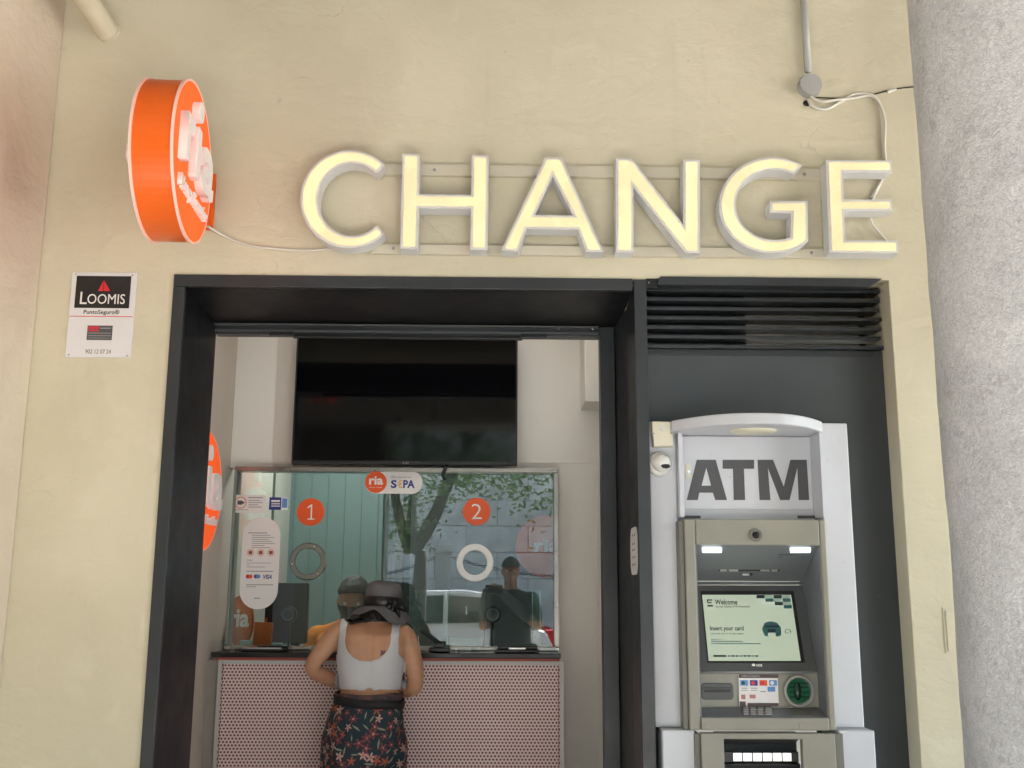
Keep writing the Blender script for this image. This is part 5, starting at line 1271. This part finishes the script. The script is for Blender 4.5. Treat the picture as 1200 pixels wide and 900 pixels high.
tp = thing('person', 'photographer in a dark T shirt and cap mirrored in the right pane', 'person', (xk, YH, .12))
me = garment(PB, lambda co: min(co.z-(zs_-.56), (zs_+.05)-co.z, .27-abs(co.x-xk), (co.z-(zs_-.21)) if abs(co.x-xk) > .205 or co.y > YH+.14 else 1), .012)
me2 = garment(PB, lambda co: min(co.z-.22, (zs_-.53)-co.z, .25-abs(co.x-xk)), .014)
me3 = garment(PB, lambda co: (lambda q: min(1, q.z-.042))(Rp.transposed() @ (co-ph_)) if (co-ph_).length < .17 else -1, .014)
bo = obj('body', PB, SKINM, tp, smooth=True, fix=False)
cloth_obj('t_shirt', me, mat('dark_green_grey_cotton', (.035, .045, .045), .85, bump=.2, bscale=50), tp)
cloth_obj('trousers', me2, MATS['charcoal_cotton'], tp)
cap = cloth_obj('cap', me3, mat('dark_cap_cloth', (.05, .05, .05), .8), tp)
obj('cap_visor', M().prism([ph_ + Rp @ Vector((.075*cos(a), .085+.075*sin(a), .046-.02*sin(a))) for a in [pi*k/12 for k in range(13)]], (0, 0, .004)), mat('rust_cap_visor', (.40, .10, .04), .7), cap)
for s in (-1, 1): obj('eye', M().sphere(ph_ + Rp @ Vector((.031*s, .083, .012)), .011, 12, 8), MATS['eye_white'], bo, smooth=True)
t = thing('phone', 'black phone raised in both hands of the photographer mirrored in the glass', 'phone', (0, -3.52, 1.46))
obj('phone_case', M().box(-.075, .075, -3.530, -3.520, 1.465, 1.537), BLACK, t, bev=.006)

# ================================================================ THE STREET BEHIND THE CAMERA (mirrored in TV and glass)
# opposite stone house
OY = -13.0
obj('house_core', M().box(-14, 14, OY-6, OY-.001, .12, 5.8), mat('mortar', (.40, .37, .32), .9), label='long grey ashlar stone house across the street mirrored in the glass', cat='house')
HC = bpy.data.objects['house_core']; HC.name = 'stone_house'
bw_, bh_ = 1.1, .46
def blk(seed):
    r_ = random.Random(seed); m = M(); e = .007
    m.box(e, bw_-e, 0, .05+r_.uniform(0, .015), e, bh_-e); me = m.me('stone_block'); fixn(me); me.materials.append(mat('ashlar_%s' % 'abc'[seed], [(.70, .65, .56), (.62, .57, .49), (.76, .70, .60)][seed], .85, var=.2, vscale=4, bump=.4, bscale=20)); return me
BM = [blk(k) for k in range(3)]
for j in range(12):
    for i in range(20):
        x = -11.5 + i*bw_ + (bw_/2 if j % 2 else 0)
        o = bpy.data.objects.new('stone_block', BM[(i*7+j*5+(i*j) % 3) % 3]); COL.objects.link(o); o.parent = HC; wp = Vector((x, OY, .3+j*bh_)); o.location = wp - WLOC['house_core']
for x in (-6.6, 1.7, 6.4):
    fr = obj('window', M().box(x-.55, x+.55, OY+.066, OY+.12, 2.6, 4.5), STONE, HC); 
    obj('window_pane', M().box(x-.42, x+.42, OY+.121, OY+.13, 2.72, 4.38), mat('dark_window_glass', (.02, .025, .03), .05), fr)
# stone bollard with chain
t = thing('stone_post', 'tall pale round stone post carrying an iron chain mirrored in the glass', 'post', (-.80, -10.9, .12))
obj('shaft', M().lathe([(.16, 0), (.16, .1), (.125, .14), (.12, 1.9), (.15, 1.95), (.15, 2.05), (.10, 2.12), (0, 2.13)], (-.80, -10.9, .12), (0, 0, 1), 24), mat('pale_stone', (.50, .47, .40), .8, bump=.2), t, smooth=False)
for nm, e0, e1 in (('iron_chain', Vector((-.9, -10.9, 2.0)), Vector((-3.0, -10.9, 1.9))), ('iron_chain', Vector((-.7, -10.9, 2.0)), Vector((2.6, -10.9, 1.9)))):
    m = M(); n = 44
    for k in range(n):
        s = (k+.5)/n; c = e0.lerp(e1, s) - Vector((0, 0, .35*4*s*(1-s)))*.7; d_ = (e1-e0).normalized(); up = Vector((0, 0, 1)) if k % 2 else Vector((0, 1, 0)); L2 = (e1-e0).length/n*.72
        m.tube([c+d_*cos(2*pi*q/8)*L2+up*sin(2*pi*q/8)*.02 for q in range(9)], .007, 5)
    obj(nm, m, mat('rusty_iron', (.06, .05, .045), .7), t, kind='stuff')
# parked white car
def car(x0, y0, label, paint, sgn=1):
    """length along x; front at -x; x0 = rear end"""
    t = thing('parked_car', label, 'car', (x0-2.1, y0, 0)); L0 = 4.2; Wd = .88
    prof = [(0, .35), (.02, .75), (.10, .95), (.35, 1.02), (.75, 1.42), (1.2, 1.49), (2.0, 1.47), (2.45, 1.36), (3.05, .98), (3.9, .86), (4.15, .70), (4.2, .40), (4.1, .28), (.1, .28)]
    def pt(u, z, s):
        k = 1 if z < 1.0 else 1-(z-1.0)*.38; return (x0-u, y0+s*Wd*k*(1-.04*abs(u-2.1)/2.1), z)
    m = M(); rings = [[pt(u, z, s) for u, z in prof] for s in (-1, -.85, 0, .85, 1)]
    for r_, s in ((0, 1), (4, 1)): rings[r_] = [(x, y, z) for x, y, z in rings[r_]]
    m.loft(rings); b_ = obj('body', m, paint, t, bev=.03); 
    gm = mat('car_glass', (.02, .025, .028), .04, spec=.8)
    for s in (-1, 1):
        q = [(.55, 1.08), (.85, 1.38), (1.4, 1.42), (1.4, 1.06)], [(1.46, 1.06), (1.46, 1.42), (2.0, 1.40), (2.40, 1.30), (2.75, 1.05)]
        for poly in q: obj('side_window', M().prism([Vector(pt(u, z, s))+Vector((0, s*.012, 0)) for u, z in poly], (0, -s*.02, 0)), gm, t)
    obj('rear_window', M().prism([(x0-.36, y0-.68, 1.06), (x0-.36, y0+.68, 1.06), (x0-.72, y0+.58, 1.40), (x0-.72, y0-.58, 1.40)], (.02, 0, .02)), gm, t)
    obj('windscreen', M().prism([(x0-3.0, y0-.72, 1.03), (x0-3.0, y0+.72, 1.03), (x0-2.5, y0+.60, 1.34), (x0-2.5, y0-.60, 1.34)], (-.02, 0, .025)), gm, t)
    for s in (-1, 1):
        obj('tail_light', M().box(x0-.14, x0+.01, y0+s*.70-.12, y0+s*.70+.135, .74, .98), mat('red_lens', (.5, .01, .015), .15), t, bev=.02)
        obj('headlight', M().box(x0-4.18, x0-3.92, y0+s*.66-.14, y0+s*.66+.14, .62, .76), mat('clear_lens', (.7, .72, .75), .1), t, bev=.02)
        obj('mirror', M().box(x0-2.72, x0-2.58, y0+s*.90, y0+s*1.04, 1.02, 1.14), paint, t, bev=.02)
        for u in (.78, 3.35):
            c = Vector((x0-u, y0+s*.78, .31)); w2 = obj('wheel', M().lathe([(.20, -.1), (.30, -.1), (.31, -.07), (.31, .07), (.30, .1), (.20, .1), (.20, -.1)], c, (0, s, 0), 28), BLACK, t)
            obj('rim', M().lathe([(0, .06), (.05, .08), (.17, .05), (.20, .09), (.205, -.05), (0, -.05)], c, (0, s, 0), 20), ALU, w2)
    return t
car(.80, -9.0, 'white hatchback with its red tail lights at right mirrored in the glass', mat('white_car_paint', (.75, .76, .77), .2, coat=.6))
car(6.0, -9.1, 'silver hatchback parked behind the white car across the street', mat('silver_car_paint', (.45, .46, .48), .2, .5, coat=.6))
# street tree
def tree(x, y, seed, label, H=1.0, low=False):
    r_ = random.Random(seed); t = thing('street_tree', label, 'tree', (x, y, 0)); m = M(); tips = []
    def br(p, d, l, r0, dep):
        pts = [p]; rr2 = [r0]; q = p.copy(); dd_ = d.copy()
        for k in range(5):
            dd_ = (dd_ + Vector((r_.uniform(-.16, .16), r_.uniform(-.16, .16), r_.uniform(-.02, .12)))).normalized(); q = q + dd_*l/5; pts.append(q.copy()); rr2.append(r0*(1-.1*(k+1)))
        m.tube(pts, rr2, 8)
        if dep == 0: tips.append(q); return
        for k in range(3 if dep > 1 else 3):
            a = 2*pi*(k/3)+r_.uniform(-.5, .5); sp_ = Vector((cos(a), sin(a), r_.uniform(.25, .7))).normalized(); br(q, (dd_*.7+sp_*.8).normalized(), l*.62, r0*.55, dep-1)
        tips.append(q)
    br(Vector((x, y, 0)), Vector((.02, 0, 1)), 2.0*H, .15, 0); tips.clear(); q = Vector((x, y, 1.95*H))
    br(q, Vector((.55, .1, .85)).normalized(), 1.5, .10, 3); br(q, Vector((-.35, -.1, 1)).normalized(), 1.3, .085, 3); br(q, Vector((.05, .4, 1)).normalized(), 1.4, .07, 2)
    obj('trunk', m, mat('tree_bark', (.055, .045, .035), .9, var=.3, bump=.6, bscale=25), t, smooth=True)
    if low: tips += [Vector((x+a_, y+b_, c_)) for a_, b_, c_ in ((.1, .1, 2.9), (.5, .3, 3.0), (.9, .2, 2.95), (1.3, .1, 3.1), (1.6, .3, 2.8), (-.1, .2, 2.35), (.35, .1, 3.3), (1.1, 0, 3.4), (-.2, .2, 3.2), (2.0, .1, 3.2))]
    v = []; f = []
    for p in tips:
        for k in range(190):
            c = p + Vector((r_.gauss(0, .24), r_.gauss(0, .24), r_.gauss(-.08, .19))); a = Vector((r_.uniform(-1, 1), r_.uniform(-1, 1), r_.uniform(-.6, .6))).normalized(); b = a.orthogonal().normalized(); l = r_.uniform(.03, .055)
            n0 = len(v); v += [c-a*l, c+b*l*.45, c+a*l, c-b*l*.45]; f.append((n0, n0+1, n0+2, n0+3))
    mm = M(); mm.v = v; mm.f = f
    lm = mat('tree_leaf', (.08, .16, .035), .5, col2=(.12, .22, .05), vscale=3); obj('crown', mm, lm, t, kind='stuff', fix=False)
tree(-1.05, -7.7, 5, 'slender street tree with forked trunk mirrored in the glass', low=True)
tree(4.9, -7.8, 9, 'leafy street tree further along the pavement to the right')
tree(-6.5, -7.8, 12, 'leafy street tree further along the pavement to the left')
